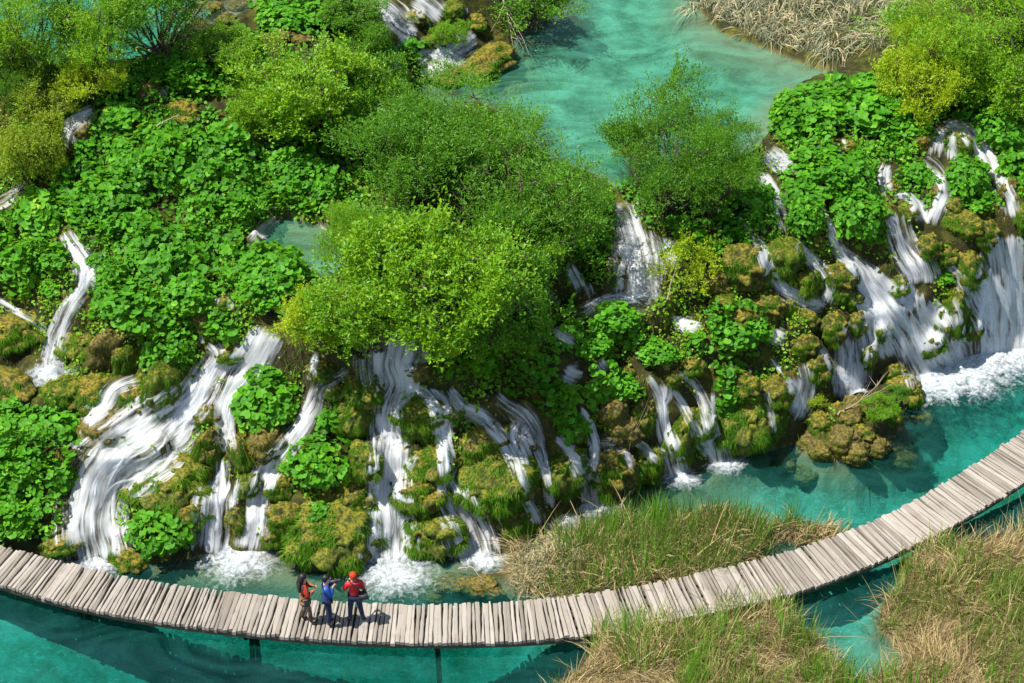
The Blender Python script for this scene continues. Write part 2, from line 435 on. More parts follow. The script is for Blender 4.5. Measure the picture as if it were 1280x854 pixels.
def water_mat(name, scale, strength, dens, tint=(.0, .80, .77), milk=(.004, .155, .135), share=.17):
    t = NT(name)
    p = t.pos()
    h = t.math('MULTIPLY_ADD', t.noise(t.map(p, (1, 1.5, 1)), scale, 3, .55, dist=.8), .7, t.math('MULTIPLY', t.noise(p, scale * 3.6, 3, .6, dist=.5), .3))
    nrm = t.bump(h, strength, .12)
    fr = t.n('ShaderNodeFresnel'); fr.inputs['IOR'].default_value = 1.33; t.l(nrm, fr.inputs['Normal'])
    gl = t.n('ShaderNodeBsdfGlossy'); gl.inputs['Roughness'].default_value = .06; t.l(nrm, gl.inputs['Normal'])
    # the lake is faintly milky with lime: part of the light comes back from just under the surface
    tq = t.n('ShaderNodeBsdfTransparent'); tq.inputs[0].default_value = (.97, .99, .98, 1)
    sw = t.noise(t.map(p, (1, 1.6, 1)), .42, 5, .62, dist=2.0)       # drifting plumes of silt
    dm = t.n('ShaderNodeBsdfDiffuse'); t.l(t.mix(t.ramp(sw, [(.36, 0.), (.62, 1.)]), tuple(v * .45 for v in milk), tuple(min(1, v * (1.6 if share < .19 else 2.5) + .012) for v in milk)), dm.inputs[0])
    tp = t.n('ShaderNodeMixShader'); tp.inputs[0].default_value = share; t.l(tq.outputs[0], tp.inputs[1]); t.l(dm.outputs[0], tp.inputs[2])
    mx = t.n('ShaderNodeMixShader'); t.l(fr.outputs[0], mx.inputs[0]); t.l(tp.outputs[0], mx.inputs[1]); t.l(gl.outputs[0], mx.inputs[2])
    va = t.n('ShaderNodeVolumeAbsorption'); va.inputs['Color'].default_value = (*tint, 1); va.inputs['Density'].default_value = dens
    t.l(va.outputs[0], t.out.inputs['Volume'])
    M[name] = t.done(mx.outputs[0]); return M[name]
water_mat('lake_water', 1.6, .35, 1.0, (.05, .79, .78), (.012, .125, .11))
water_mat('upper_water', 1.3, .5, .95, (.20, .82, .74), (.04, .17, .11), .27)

water_mat('brook_water', 2.2, .5, .5, (.45, .85, .72), (.10, .16, .09), .10)

def fall_mat():
    """white water: soft strands run along the flow (UV in metres), thin at the edges"""
    t = NT('falling_water')
    uv = t.n('ShaderNodeUVMap').outputs[0]
    at = t.sep(t.attr('flow'))                   # r: distance from the middle, g: strength, b: seed
    cx = t.n('ShaderNodeCombineXYZ'); sp = t.n('ShaderNodeSeparateXYZ'); t.l(uv, sp.inputs[0])
    wob = t.noise(uv, 1.3, 2)
    t.l(t.math('MULTIPLY_ADD', wob, .16, sp.outputs[0]), cx.inputs[0]); t.l(sp.outputs[1], cx.inputs[1]); t.l(t.math('MULTIPLY', at[2], 40.), cx.inputs[2])
    v = cx.outputs[0]
    n1 = t.noise(t.map(v, (7, .55, 1)), 1, 2, .5); n2 = t.noise(t.map(v, (17, .8, 1)), 1, 2, .5); n3 = t.noise(t.map(v, (2.6, 1.6, 1)), 1, 3)
    n4 = t.noise(t.map(v, (42, 1.4, 1)), 1, 2, .6)
    r1 = t.ramp(n1, [(.36, 0.), (.64, 1.)]); r2 = t.ramp(n2, [(.36, 0.), (.64, 1.)]); r4 = t.ramp(n4, [(.34, 0.), (.66, 1.)])
    s = t.math('MULTIPLY_ADD', r1, .56, t.math('MULTIPLY_ADD', r2, .34, t.math('MULTIPLY_ADD', r4, .10, t.math('MULTIPLY_ADD', n3, 1.0, -.50))))
    e = t.math('POWER', at[0], 2.0)
    d = t.math('MULTIPLY_ADD', e, -.50, s)
    d = t.math('MULTIPLY_ADD', at[1], .72, t.math('ADD', d, -.56))
    a = t.ramp(d, [(.12, 0.), (.36, .26), (.60, .72), (.92, .98)])
    col = t.mix(t.ramp(t.math('MULTIPLY_ADD', n4, .2, t.math('MULTIPLY', n2, .8)), [(.34, 0.), (.58, 1.)]), (.80, .855, .90), (.92, .935, .95))
    p = t.bsdf(col, .45, t.bump(d, .35, .04), .3)
    tr = t.n('ShaderNodeBsdfTranslucent'); tr.inputs[0].default_value = (.92, .95, .98, 1)
    m1 = t.n('ShaderNodeMixShader'); m1.inputs[0].default_value = .52; t.l(p, m1.inputs[1]); t.l(tr.outputs[0], m1.inputs[2])
    tp = t.n('ShaderNodeBsdfTransparent'); m2 = t.n('ShaderNodeMixShader')
    t.l(a, m2.inputs[0]); t.l(tp.outputs[0], m2.inputs[1]); t.l(m1.outputs[0], m2.inputs[2])
    return t.done(m2.outputs[0])
M['falling_water'] = fall_mat()

def foam_mat():
    t = NT('foam')
    uv = t.n('ShaderNodeUVMap').outputs[0]; at = t.sep(t.attr('flow'))
    n1 = t.noise(uv, 2.6, 5, .65, dist=1.6); n2 = t.noise(uv, 9, 4, .65, dist=.8)
    d = t.math('MULTIPLY_ADD', n1, .95, t.math('MULTIPLY_ADD', n2, .75, -.36))
    d = t.math('MULTIPLY_ADD', t.math('POWER', at[0], 1.4), -.62, t.math('ADD', d, .13))
    a = t.ramp(d, [(.12, 0.), (.36, .25), (.60, .70), (.88, .97)])
    p = t.bsdf(t.mix(n2, (.58, .66, .70), (.76, .80, .83)), .6, t.bump(d, .7, .10), .2)
    tp = t.n('ShaderNodeBsdfTransparent'); m2 = t.n('ShaderNodeMixShader')
    t.l(a, m2.inputs[0]); t.l(tp.outputs[0], m2.inputs[1]); t.l(p, m2.inputs[2])
    return t.done(m2.outputs[0])
M['foam'] = foam_mat()

def deck_mat():
    t = NT('weathered_wood')
    r = t.island(); p = t.coord('UV')
    g = t.noise(t.map(p, (3, 60, 1)), 1, 5, .65); s = t.noise(t.pos(), 2.2, 4, .6)
    c = t.ramp(t.math('MULTIPLY_ADD', r, .5, t.math('MULTIPLY', g, .5)), [(.15, (.165, .145, .12)), (.42, (.275, .245, .205)), (.72, (.36, .325, .28)), (.95, (.43, .395, .35))])
    c = t.mix(t.ramp(s, [(.52, 0.), (.72, .45)]), c, (.20, .155, .12))
    return t.done(t.bsdf(c, .8, t.bump(g, .6, .012), .2))
M['weathered_wood'] = deck_mat()
plain('dark_timber', (.075, .058, .042), .85)
plain('mossy_post', (.10, .10, .045), .9, .2, .4, 6)
plain('bark', (.085, .065, .045), .9, .2, .35, 12)
plain('pale_twig', (.34, .28, .20), .9, .2, .35, 12)
plain('pale_stone', (.34, .31, .20), .8, .2, .4, 5)
# ------------------------------------------------------------------ ground and water
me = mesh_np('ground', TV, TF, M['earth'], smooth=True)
bank = np.zeros(X.shape)
for pl in BANKS.values(): bank = np.maximum(bank, smooth01(in_poly(X, Y, wpoly(pl, .05)) / .3 + .5))
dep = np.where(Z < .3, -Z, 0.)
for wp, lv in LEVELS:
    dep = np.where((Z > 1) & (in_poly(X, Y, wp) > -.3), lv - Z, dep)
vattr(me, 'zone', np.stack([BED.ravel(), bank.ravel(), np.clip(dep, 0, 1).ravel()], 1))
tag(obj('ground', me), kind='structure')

def water_sheet(name, poly, z, mat):
    """flat closed-over sheet: triangulated outline"""
    import bmesh
    bm = bmesh.new()
    f = bm.faces.new([bm.verts.new((p[0], p[1], z)) for p in poly])
    bm.normal_update()
    if f.normal.z < 0: f.normal_flip()
    bmesh.ops.triangulate(bm, faces=[f])
    m = bpy.data.meshes.new(name); bm.to_mesh(m); bm.free(); m.materials.append(mat)
    return tag(obj(name, m), kind='structure')
def grow(poly, d):
    P = np.array(poly); c = P.mean(0)
    n = len(P); out = []
    a = sum(P[i][0] * P[(i + 1) % n][1] - P[(i + 1) % n][0] * P[i][1] for i in range(n)); s = 1 if a > 0 else -1
    for i in range(n):
        e1 = P[i] - P[i - 1]; e2 = P[(i + 1) % n] - P[i]
        n1 = np.array([e1[1], -e1[0]]) / (np.hypot(*e1) + 1e-9); n2 = np.array([e2[1], -e2[0]]) / (np.hypot(*e2) + 1e-9)
        m = n1 + n2; m = m / (np.hypot(*m) + 1e-9)
        out.append(P[i] + s * m * d)
    return [tuple(p) for p in out]
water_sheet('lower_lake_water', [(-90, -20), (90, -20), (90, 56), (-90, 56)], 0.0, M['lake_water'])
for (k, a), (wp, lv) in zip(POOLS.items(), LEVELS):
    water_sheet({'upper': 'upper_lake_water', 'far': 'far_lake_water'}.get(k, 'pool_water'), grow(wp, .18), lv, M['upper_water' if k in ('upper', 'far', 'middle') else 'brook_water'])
# label, strength, streams [(col, row, width)...], foam [(col, row, rx, ry, level)]
FALLS = [
 ('tall white fall dropping in two bends between leafy cliffs near the photo\'s edge', 'left cliff fall', .95, [[(78,285,12),(92,310,20),(106,333,34),(107,352,26),(104,362,16),(88,385,20),(73,418,24),(65,450,28),(62,470,34)],[(134,312,8),(120,332,12),(110,352,14),(104,364,12)]], [(64,470,34,14,None)]),
 ('dark thin rivulet sliding over a shaded rock shelf beside the mossy knoll', None, .62, [[(-8,372,14),(20,390,10),(44,402,8),(62,420,8)]], []),
 ('small white spill stepping down into the broad left cascade from a leafy wall', None, .88, [[(178,474,12),(158,480,16),(142,488,20),(128,512,26),(100,528,20)]], []),
 ('broadest white cascade sweeping in a curve down to the boardwalk', 'broad curving cascade', 1.0, [[(258,428,18),(271,444,24),(258,470,32),(243,498,40),(214,524,66),(186,548,84),(150,572,92),(130,592,78),(120,614,72),(114,640,72),(114,668,76),(122,706,70)],[(235,520,14),(228,545,20),(205,560,30)]], [(122,702,60,29,0.0)]),
 ('fanned fall spilling from under leafy bank then running down between ochre knobs', 'fanned fall', .95, [[(338,408,28),(326,432,46),(314,452,46),(300,468,50),(288,486,30),(278,510,26),(280,535,22),(284,568,22)],[(277,568,20),(276,600,18),(268,622,44),(266,650,40),(262,694,38)]], []),
 ('long slanting fall that ends in a wide white splash behind the three walkers', 'slanting fall', .98, [[(440,462,10),(420,472,14),(398,486,20),(390,512,22),(370,545,22),(352,566,26),(334,590,28),(324,618,28),(320,648,30),(312,692,38)],[(397,440,10),(391,462,12),(388,480,14)],[(300,596,10),(296,618,12),(292,640,10)]], [(300,700,60,35,0.0)]),
 ('thick straight column of white water landing right beside the walkers', 'thick central column', 1.05, [[(494,415,40),(492,436,54),(488,458,56),(496,482,40),(488,502,20),(484,524,26),(486,552,34),(486,590,34),(486,625,36),(486,660,42),(488,708,50)],[(472,512,6),(478,532,8),(484,548,10)],[(524,568,6),(512,580,8),(500,596,10)]], [(491,718,62,39,0.0)]),
 ('fall that leaves the thick column and widens into a lacy apron', 'lacy apron fall', .95, [[(498,496,12),(522,488,14),(543,506,16),(550,538,16),(557,566,18),(560,600,22),(573,634,40),(588,664,60),(602,704,50)],[(536,484,8),(556,500,10),(560,520,10),(556,545,10)]], [(606,704,34,17,0.0)]),
 ('thin broken fall arching over a mossy knob right of the lacy apron', 'arching thin fall', .9, [[(560,486,12),(578,512,18),(600,520,20),(622,540,18),(640,566,20),(652,596,18),(662,626,16),(678,660,18)],[(572,512,8),(564,530,8),(566,556,10)]], [(690,652,44,16,0.0)]),
 ('slender fall threading between two tall mossy pillars', 'slender pillar fall', .92, [[(618,492,14),(636,508,20),(655,522,26),(668,544,20),(676,566,14),(682,592,10),(688,640,12)],[(652,524,20),(646,548,22),(656,572,18),(654,598,10)]], []),
 ('two strands joining low behind the green reeds into a white pool', 'joined strands fall', .95, [[(692,544,8),(712,562,14),(728,586,24),(738,612,24),(742,636,28)],[(722,508,10),(734,528,14),(744,552,16),(744,575,10),(738,602,12)]], [(742,634,44,19,0.0)]),
 ('short spill over a rounded knob between the reeds and the leafy overhang', None, .8, [[(744,558,10),(764,556,14),(782,566,8),(792,590,6)]], []),
 ('thin slanting spill left of the slim bright fall, over a green knob', None, .9, [[(788,548,10),(806,560,10),(822,584,10)]], []),
 ('slim bright fall splitting then landing in clear green water', 'slim bright fall', .97, [[(808,466,10),(820,486,12),(827,506,13),(829,532,15),(838,560,26),(846,586,32),(850,602,36)],[(828,474,12),(834,492,12),(828,508,12)]], [(850,600,34,16,0.0)]),
 ('fine thread of water curving round a leafy pillar', None, .85, [[(836,484,8),(852,506,10),(866,532,10),(880,560,14),(893,574,14)]], []),
 ('double fall falling side by side into foam beside a leafy pillar', 'double fall', .95, [[(846,466,10),(866,478,12),(880,504,12),(889,536,16),(900,572,26),(904,588,30)],[(892,486,6),(892,520,8),(894,556,10)]], [(906,582,34,16,0.0)]),
 ('white curtain fall dropping straight into the small upper pool', 'upper curtain fall', 1.0, [[(772,247,14),(782,270,30),(788,292,44),(796,322,56),(797,352,54),(793,376,46)],[(828,296,10),(838,312,14),(838,338,16)]], [(788,374,40,11,3.36)]),
 ('small slanting fall in the shade left of the upper curtain fall', None, .92, [[(708,330,10),(718,348,14),(728,370,14)]], []),
 ('tiny thread of water between the shaded slanting fall and the upper curtain', None, .9, [[(730,350,8),(736,362,8),(740,378,8)]], []),
 ('shaded trickle at the dark side of the big bright shrub', None, .7, [[(656,332,12),(660,354,10)],[(655,366,8),(664,384,12),(672,396,10)]], []),
 ('tiny white spout low against dark leaves behind the big bright shrub', None, .8, [[(680,362,10),(690,374,12),(706,380,8)]], []),
 ('short white chute running out from the small upper pool', None, .95, [[(775,374,16),(755,378,20),(738,388,22),(724,394,14)]], []),
 ('angled white rivulet between dark leaf clumps below the upper pool', None, .9, [[(686,408,10),(704,420,14),(722,432,14)]], []),
 ('wide short ledge of white water above the dark leafy overhang', None, .95, [[(704,456,14),(714,466,30),(730,470,26)]], []),
 ('small white drop beside the wide short ledge of white water', None, .95, [[(748,444,8),(752,458,14),(762,464,12)]], []),
 ('zigzag fall running down the mossy steps right of the yellow sapling', 'zigzag fall', .93, [[(918,268,10),(932,286,12),(950,308,13),(961,338,14),(976,362,16),(998,374,16),(1034,384,18)]], []),
 ('forked stream rounding two mossy knobs near the head of the right cascade', 'forked stream', .93, [[(994,304,12),(1010,320,14),(1026,338,14),(1036,358,13),(1030,382,14)],[(1020,332,10),(1040,330,10)]], []),
 ('long diagonal cascade fanning out over mossy steps into the bay', 'long diagonal cascade', 1.0, [[(1036,290,10),(1052,318,16),(1074,336,22),(1086,356,40),(1104,380,46),(1120,404,36),(1136,432,32),(1152,470,42),(1158,486,46)],[(1080,366,24),(1092,392,28),(1096,418,28),(1108,452,26)],[(1142,384,12),(1146,410,20),(1160,436,26),(1180,462,20)]], [(1156,482,65,32,0.0)]),
 ('combed white curtain in the middle of the right cascade', 'combed curtain', .95, [[(1060,402,22),(1064,430,38),(1066,458,42),(1066,490,40)]], [(1066,490,30,9,None)]),
 ('thick bright fall pouring off leafy head and spreading over the big mossy block', 'bright head fall', 1.03, [[(1118,264,24),(1124,292,28),(1134,318,32),(1148,340,42),(1150,358,44)],[(1138,352,18),(1136,372,30),(1140,396,30)],[(1150,378,26),(1172,406,36),(1186,436,40),(1194,462,40),(1198,478,44)]], [(1200,474,78,35,0.0)]),
 ('slanting band of water sliding past the big mossy block into the corner pool', None, .92, [[(1180,330,8),(1196,346,16),(1214,372,18),(1228,398,22),(1240,428,24),(1244,456,28)],[(1186,366,8),(1198,394,10),(1203,434,12)]], []),
 ('big wide curtain of white water at the far end of the right cascade', 'big end curtain', 1.05, [[(1252,290,24),(1256,318,52),(1260,350,64),(1264,384,72),(1264,424,82),(1266,452,84)],[(1222,334,10),(1230,366,20),(1238,408,24)]], [(1262,442,96,46,0.0),(1225,454,52,26,0.0)]),
 ('domed veil of water falling over a green hump at the top bank', 'domed veil', .95, [[(1182,158,14),(1172,172,14),(1168,200,16)],[(1176,158,10),(1198,158,16),(1212,168,22),(1226,188,32),(1238,208,26),(1248,228,20),(1260,252,20),(1268,276,14)],[(1190,162,12),(1190,184,16),(1188,204,14)]], []),
 ('white stream curling round the small round leaf clump at the right cascade top', 'curling stream', .98, [[(1146,197,10),(1155,202,16),(1165,209,20),(1176,224,15),(1180,240,16),(1172,262,18),(1164,284,16)],[(1112,203,10),(1105,212,16),(1104,230,16),(1112,246,12)],[(1114,248,10),(1132,244,10),(1146,256,16),(1158,284,16)],[(1116,282,16),(1120,300,24)]], []),
 ('short white rapid at the outlet of the upper lake', None, .95, [[(954,184,14),(968,198,22),(984,210,22),(988,220,14)],[(946,214,10),(956,226,14),(968,242,14),(974,268,14),(986,296,14)]], []),
 ('small white spill between two leafy mounds near the upper lake outlet', None, .92, [[(1046,172,12),(1051,184,18),(1056,196,14)]], []),
 ('narrow dim stream slipping between two leafy mounds', None, .8, [[(1020,250,8),(1030,266,10),(1042,286,12),(1048,312,12)]], []),
 ('single thin thread of water on a tall mossy wall', None, .85, [[(954,484,6),(963,514,8),(970,556,9)]], []),
 ('short twin veil low in the shade behind the rocky islet', 'twin veil', .92, [[(1000,450,14),(1006,476,26),(1000,505,28),(990,528,24)],[(984,468,10),(994,492,18),(1002,518,18)]], [(996,528,31,13,0.0)]),
 ('thread of water hugging the mossy column behind the rocky islet', None, .9, [[(1022,430,8),(1036,452,9),(1043,478,9),(1046,502,10)]], []),
 ('weak trickle on the leafy pillar above the tall mossy wall thread', None, .8, [[(932,454,7),(942,478,8)]], []),
 ('weak trickle in the dark gap just left of the twin veil', None, .8, [[(960,440,9),(972,458,10),(980,472,8)]], []),
 ('white pool of broken water on a mossy shelf among ochre knobs', None, 1.0, [[(962,412,18),(972,418,26),(986,424,18)]], []),
 ('white pool below the yellow sapling', None, 1.0, [[(838,400,14),(858,406,20),(880,410,12)]], []),
 ('frothy spring tumbling among olive shrubs at the far slope', 'frothy spring', .97, [[(126,138,14),(104,146,22),(90,158,24),(82,176,26),(84,190,26)],[(128,142,8),(130,158,8)]], []),
 ('dim blue spill at the photo edge below the olive shrubs', None, .82, [[(34,230,10),(18,242,16),(2,252,18),(-10,258,18)]], []),
 ('little gleaming rivulet in the middle of the wide leaf carpet', None, .88, [[(308,184,5),(316,196,7),(324,206,7)]], []),
 ('white inflow entering the small green pool from the leaf carpet', None, .9, [[(352,270,12),(336,282,18),(322,296,22),(312,306,16)]], []),
 ('white burst at the edge of the small green pool', None, .95, [[(398,280,14),(408,290,22),(420,296,18)]], []),
 ('tumbling white rapids at the top edge feeding the upper lake', 'top rapids', 1.0, [[(462,6,22),(486,18,34),(500,36,40),(524,44,34)],[(514,-4,20),(536,12,32),(552,28,26)],[(576,6,14),(580,26,18)],[(596,42,18),(572,60,36),(540,74,36),(516,80,26)],[(486,60,14),(492,76,16),(508,88,14)]], [(556,68,34,12,None)]),
 ('bright spill around a moss stone inside the leaf carpet', None, .95, [[(264,362,16),(268,374,20),(276,386,14)],[(284,372,10),(292,384,12),(286,394,12)]], []),
 ('dim trickle below ochre rock among dark leaves on the far slope', None, .7, [[(214,106,9),(206,114,10),(204,128,7)]], []),
 ('short white spill beside a round leaf mound on the left bank', None, .9, [[(250,420,12),(256,432,14)]], []),
]

fall_info = [(short, np.vstack([np.array(q)[:, :2] for q in streams])) for lab, short, st, streams, foams in FALLS if short]
def catmull(P, step):
    P = np.asarray(P, float); Q = np.vstack([2 * P[0] - P[1], P, 2 * P[-1] - P[-2]]); out = []
    for i in range(len(P) - 1):
        p0, p1, p2, p3 = Q[i:i + 4]
        n = max(2, int(np.hypot(*(p2 - p1)[:2]) / step)); s = np.linspace(0, 1, n, endpoint=False)[:, None]
        out.append(.5 * (2 * p1 + (p2 - p0) * s + (2 * p0 - 5 * p1 + 4 * p2 - p3) * s ** 2 + (3 * p1 - p0 - 3 * p2 + p3) * s ** 3))
    out.append(P[-1:]); return np.vstack(out)


# centre lines of all streams and splashes in image pixels, with half widths: plants and rocks keep clear of them
PATHS = []
FALLS = [(l_, s_, t_, [[(x, y, w * (1.3 if s_ == 'thick central column' else 1.0)) for x, y, w in q] for q in qs], fs) for l_, s_, t_, qs, fs in FALLS]
for lab, short, st, streams, foams in FALLS:
    for q in streams:
        PATHS.extend((x, y, max(w, 4) / 2) for x, y, w in catmull(q, 3.0))
    PATHS.extend((cx + dx * rx, cy + dy * ry, min(rx, ry) * .5) for cx, cy, rx, ry, lv in foams for dx in (-.5, 0, .5) for dy in (-.4, 0, .4))
PATHS = np.array(PATHS)
def clear_of_water(px, py, k=.85):
    px = np.atleast_1d(px); py = np.atleast_1d(py); ok = np.ones(len(px), bool)
    for s in range(0, len(px), 4000):
        d = np.hypot(px[s:s + 4000, None] - PATHS[None, :, 0], py[s:s + 4000, None] - PATHS[None, :, 1]) - PATHS[None, :, 2] * k
        ok[s:s + 4000] = d.min(1) > 0
    return ok
# ------------------------------------------------------------------ mossy tufa boulders
import bmesh
def icos(sub):
    bm = bmesh.new(); bmesh.ops.create_icosphere(bm, subdivisions=sub, radius=1)
    v = np.array([x.co[:] for x in bm.verts]); f = np.array([[q.index for q in p.verts] for p in bm.faces]); bm.free(); return v, f
ICO5, ICO5F = icos(5)
ICO3, ICO3F = icos(3)
def vnormals(v, f):
    n = np.zeros_like(v); fn = np.cross(v[f[:, 1]] - v[f[:, 0]], v[f[:, 2]] - v[f[:, 0]])
    for k in range(3): np.add.at(n, f[:, k], fn)
    return n / (np.linalg.norm(n, axis=1, keepdims=True) + 1e-9)

def strips(P, D, S, L, Wd, droop=.5, seg=2):
    """tapered bent blades: root P, direction D, side S, length L, width Wd"""
    n = len(P); g = np.array([0, 0, -1.0]); rows = []
    for k in range(seg + 1):
        t = k / seg
        c = P + D * (L * t)[:, None] + g * (droop * L * t * t)[:, None]
        wv = Wd * (1 - t) ** .7 * .5
        if k < seg: rows += [c - S * wv[:, None], c + S * wv[:, None]]
        else: rows += [c]
    k = len(rows); V = np.stack(rows, 1).reshape(-1, 3); b = (np.arange(n) * k)[:, None]
    quads = [b + np.array([2 * i, 2 * i + 1, 2 * i + 3, 2 * i + 2]) for i in range(seg - 1)]
    F = ([np.concatenate(quads)] if quads else []) + [b + np.array([k - 3, k - 2, k - 1])]
    return V, F

def rock_proto(kind, seed, mat, mossmat, n_moss, squash=1.0):
    v, q = rock_shape(ICO5, seed, squash)
    me = mesh_np(kind, v, ICO5F, mat, smooth=True)
    return finish_rock(me, v, q, seed, mat, mossmat, n_moss)
def rock_shape(p, seed, squash):
    q = p * np.array([1, 1, .9]) + seed * 7.3
    lump = 0
    for k, (s, a) in enumerate([(1.0, .75), (2.7, .26), (5.5, .14), (11, .07), (22, .03)]):
        nz = noise3(q * s, seed + k)
        lump = lump + a * (np.abs(nz - .5) * 2 if k in (1, 2) else nz - .5)
    r = 1 + lump
    v = p * r[:, None]
    v[:, 2] = np.where(v[:, 2] > 0, v[:, 2] * (.92 - .12 * squash), v[:, 2])
    v[:, :2] *= (1 + .07 * np.sin(v[:, 2] * 9 + 4 * noise3(q * 1.5, seed + 8)))[:, None]
    # vertical runnels where lime has hung down the sides
    az = np.arctan2(p[:, 1], p[:, 0]); side = 1 - np.abs(p[:, 2])
    run = noise2(az * 5 + seed, p[:, 2] * .7 + seed, seed) - .5
    v[:, :2] *= (1 + .22 * run * side)[:, None]
    return v, q
def finish_rock(me, v, q, seed, mat, mossmat, n_moss):
    nr = vnormals(v, ICO5F)
    r_ = np.random.default_rng(seed)
    z = nr[:, 2]; tp = .18 if mat.name == 'moss_ochre' else .6
    w = np.clip(z + .5, 0, 1) * (1 - (1 - tp) * smooth01((z - .45) / .35)) * smooth01((noise3(q * 2.4, seed + 30) - .33) / .2)
    w *= np.clip(.6 - nr[:, 1] * .4, .2, 1); w /= w.sum()
    idx = r_.choice(len(v), n_moss, p=w)
    P = v[idx] + r_.normal(0, .012, (n_moss, 3)); Nn = nr[idx]
    dn = np.array([0, 0, -1.0]) + Nn * Nn[:, 2:3]
    D = Nn * .38 + dn * .55 + r_.normal(0, .24, (n_moss, 3)); D /= np.linalg.norm(D, axis=1, keepdims=True)
    S = np.cross(D, Nn + r_.normal(0, .3, Nn.shape)); S /= np.linalg.norm(S, axis=1, keepdims=True) + 1e-9
    L = r_.uniform(.07, .24, n_moss); V, F = strips(P - Nn * .02, D, S, L, r_.uniform(.016, .034, n_moss), .7, 3)
    mm = mesh_np('moss', V, F, mossmat)
    return me, mm

ROCK_KINDS = []
for s in range(3): ROCK_KINDS.append(('ochre', *rock_proto('mossy_boulder', 3 + s, M['moss_ochre'], M['moss_green'], 5000)))
for s in range(3): ROCK_KINDS.append(('green', *rock_proto('mossy_boulder', 13 + s, M['moss_olive'], M['moss_green'], 6000)))
for s in range(2): ROCK_KINDS.append(('brown', *rock_proto('mossy_boulder', 23 + s, M['wet_tufa'], M['moss_strand'], 1600)))
COAT = {'ochre': 'ochre mossy', 'green': 'grassy green', 'brown': 'bare brown'}

# col, row, half width, half height (image pixels), coat
ROCKS = [
 (22,412,32,24,'ochre'),(100,430,23,22,'green'),(141,432,17,30,'brown'),(166,452,13,32,'green'),(20,482,29,20,'ochre'),(74,491,24,16,'green'),(116,487,30,20,'ochre'),(172,498,18,17,'ochre'),(142,545,34,22,'brown'),
 (284,441,15,12,'ochre'),(262,521,16,22,'ochre'),(203,482,18,34,'green'),(232,470,11,20,'ochre'),(205,602,40,29,'green'),(305,606,14,20,'green'),(246,644,28,26,'ochre'),(292,648,12,26,'ochre'),(92,690,28,16,'ochre'),(155,700,26,17,'ochre'),
 (357,648,25,21,'ochre'),(343,668,18,16,'ochre'),(346,606,16,18,'ochre'),(412,668,54,46,'green'),(446,620,19,19,'ochre'),(458,574,20,28,'green'),(457,482,22,23,'green'),(268,562,13,30,'ochre'),(300,566,12,28,'ochre'),(330,548,20,20,'brown'),(421,485,14,13,'ochre'),(395,462,18,18,'ochre'),(440,515,18,26,'green'),
 (519,519,26,22,'green'),(505,464,18,14,'brown'),(530,572,30,30,'green'),(528,614,28,24,'ochre'),(545,666,44,40,'green'),(600,552,26,24,'ochre'),(612,604,40,32,'green'),(650,648,24,21,'ochre'),(697,586,25,34,'green'),(655,588,12,22,'green'),(632,546,13,18,'ochre'),(576,512,17,14,'green'),(668,548,12,12,'brown'),(716,540,12,14,'brown'),(766,586,24,28,'ochre'),(800,578,19,24,'green'),(782,535,18,18,'brown'),(852,540,16,32,'green'),(806,520,12,24,'ochre'),(764,512,16,22,'brown'),(926,522,32,36,'green'),(874,530,12,26,'green'),(921,478,22,16,'ochre'),(838,472,12,12,'ochre'),(866,456,14,12,'ochre'),(776,470,14,12,'ochre'),
 (936,326,26,28,'ochre'),(976,320,20,22,'green'),(1010,352,18,24,'green'),(1051,335,22,21,'ochre'),(1040,365,12,15,'green'),(1062,370,14,13,'ochre'),(1040,408,17,22,'ochre'),(1077,402,14,22,'ochre'),(1114,410,13,24,'green'),(1156,307,16,19,'ochre'),(1186,318,15,13,'ochre'),(1208,335,22,36,'ochre'),(1184,388,24,46,'green'),(1216,414,14,22,'ochre'),(1160,430,20,22,'green'),(1112,360,16,18,'green'),(1030,457,20,26,'ochre'),(1002,394,20,17,'ochre'),(1004,428,17,15,'ochre'),(974,487,24,24,'ochre'),(967,528,12,25,'green'),(1120,466,18,16,'ochre'),(1128,490,24,22,'ochre'),(1066,500,15,11,'brown'),(1012,548,16,12,'brown'),(1030,530,15,13,'ochre'),(1050,546,17,13,'brown'),(1042,514,13,10,'ochre'),(1066,562,16,11,'brown'),(1028,563,14,10,'brown'),(1078,541,15,12,'ochre'),(1060,523,14,11,'brown'),(1094,556,13,10,'brown'),(1000,563,12,9,'brown'),(1112,522,13,11,'ochre'),(1084,508,12,10,'brown'),(976,576,17,9,'brown'),(1147,524,15,20,'brown'),(1120,566,22,13,'brown'),(566,736,26,10,'brown'),(604,730,20,9,'brown'),(1012,592,16,8,'brown'),(540,742,14,7,'brown'),(262,12,14,9,'brown'),(282,24,12,8,'brown'),(300,8,12,8,'brown'),(352,44,12,8,'brown'),(376,50,12,8,'brown'),(1232,290,16,20,'ochre'),(1276,270,20,22,'green'),(1206,276,22,15,'ochre'),(1186,258,12,15,'ochre'),(1106,236,12,13,'ochre'),(1128,264,14,13,'ochre'),(1172,238,9,9,'brown'),(1190,186,13,24,'green'),(1254,236,12,18,'brown'),(1150,176,12,14,'brown'),(1062,184,14,10,'ochre'),(988,378,12,12,'ochre'),(958,380,18,14,'ochre'),(930,395,18,12,'ochre'),(905,378,18,14,'green'),(890,350,20,16,'brown'),(996,340,9,14,'ochre'),(1092,440,10,24,'ochre'),(1018,300,10,10,'ochre'),
 (231,143,20,15,'ochre'),(186,114,15,14,'brown'),(148,222,17,15,'ochre'),(98,155,12,12,'brown'),(280,378,9,9,'ochre'),(165,322,14,16,'green'),(208,318,14,12,'brown'),(186,398,14,12,'ochre'),(255,402,12,16,'ochre'),(590,28,16,10,'ochre'),(545,55,14,10,'ochre'),(520,22,14,10,'ochre'),(556,16,14,12,'green'),(476,46,16,12,'brown'),(600,80,34,16,'ochre'),(555,92,26,12,'ochre'),(500,92,16,12,'ochre'),
]
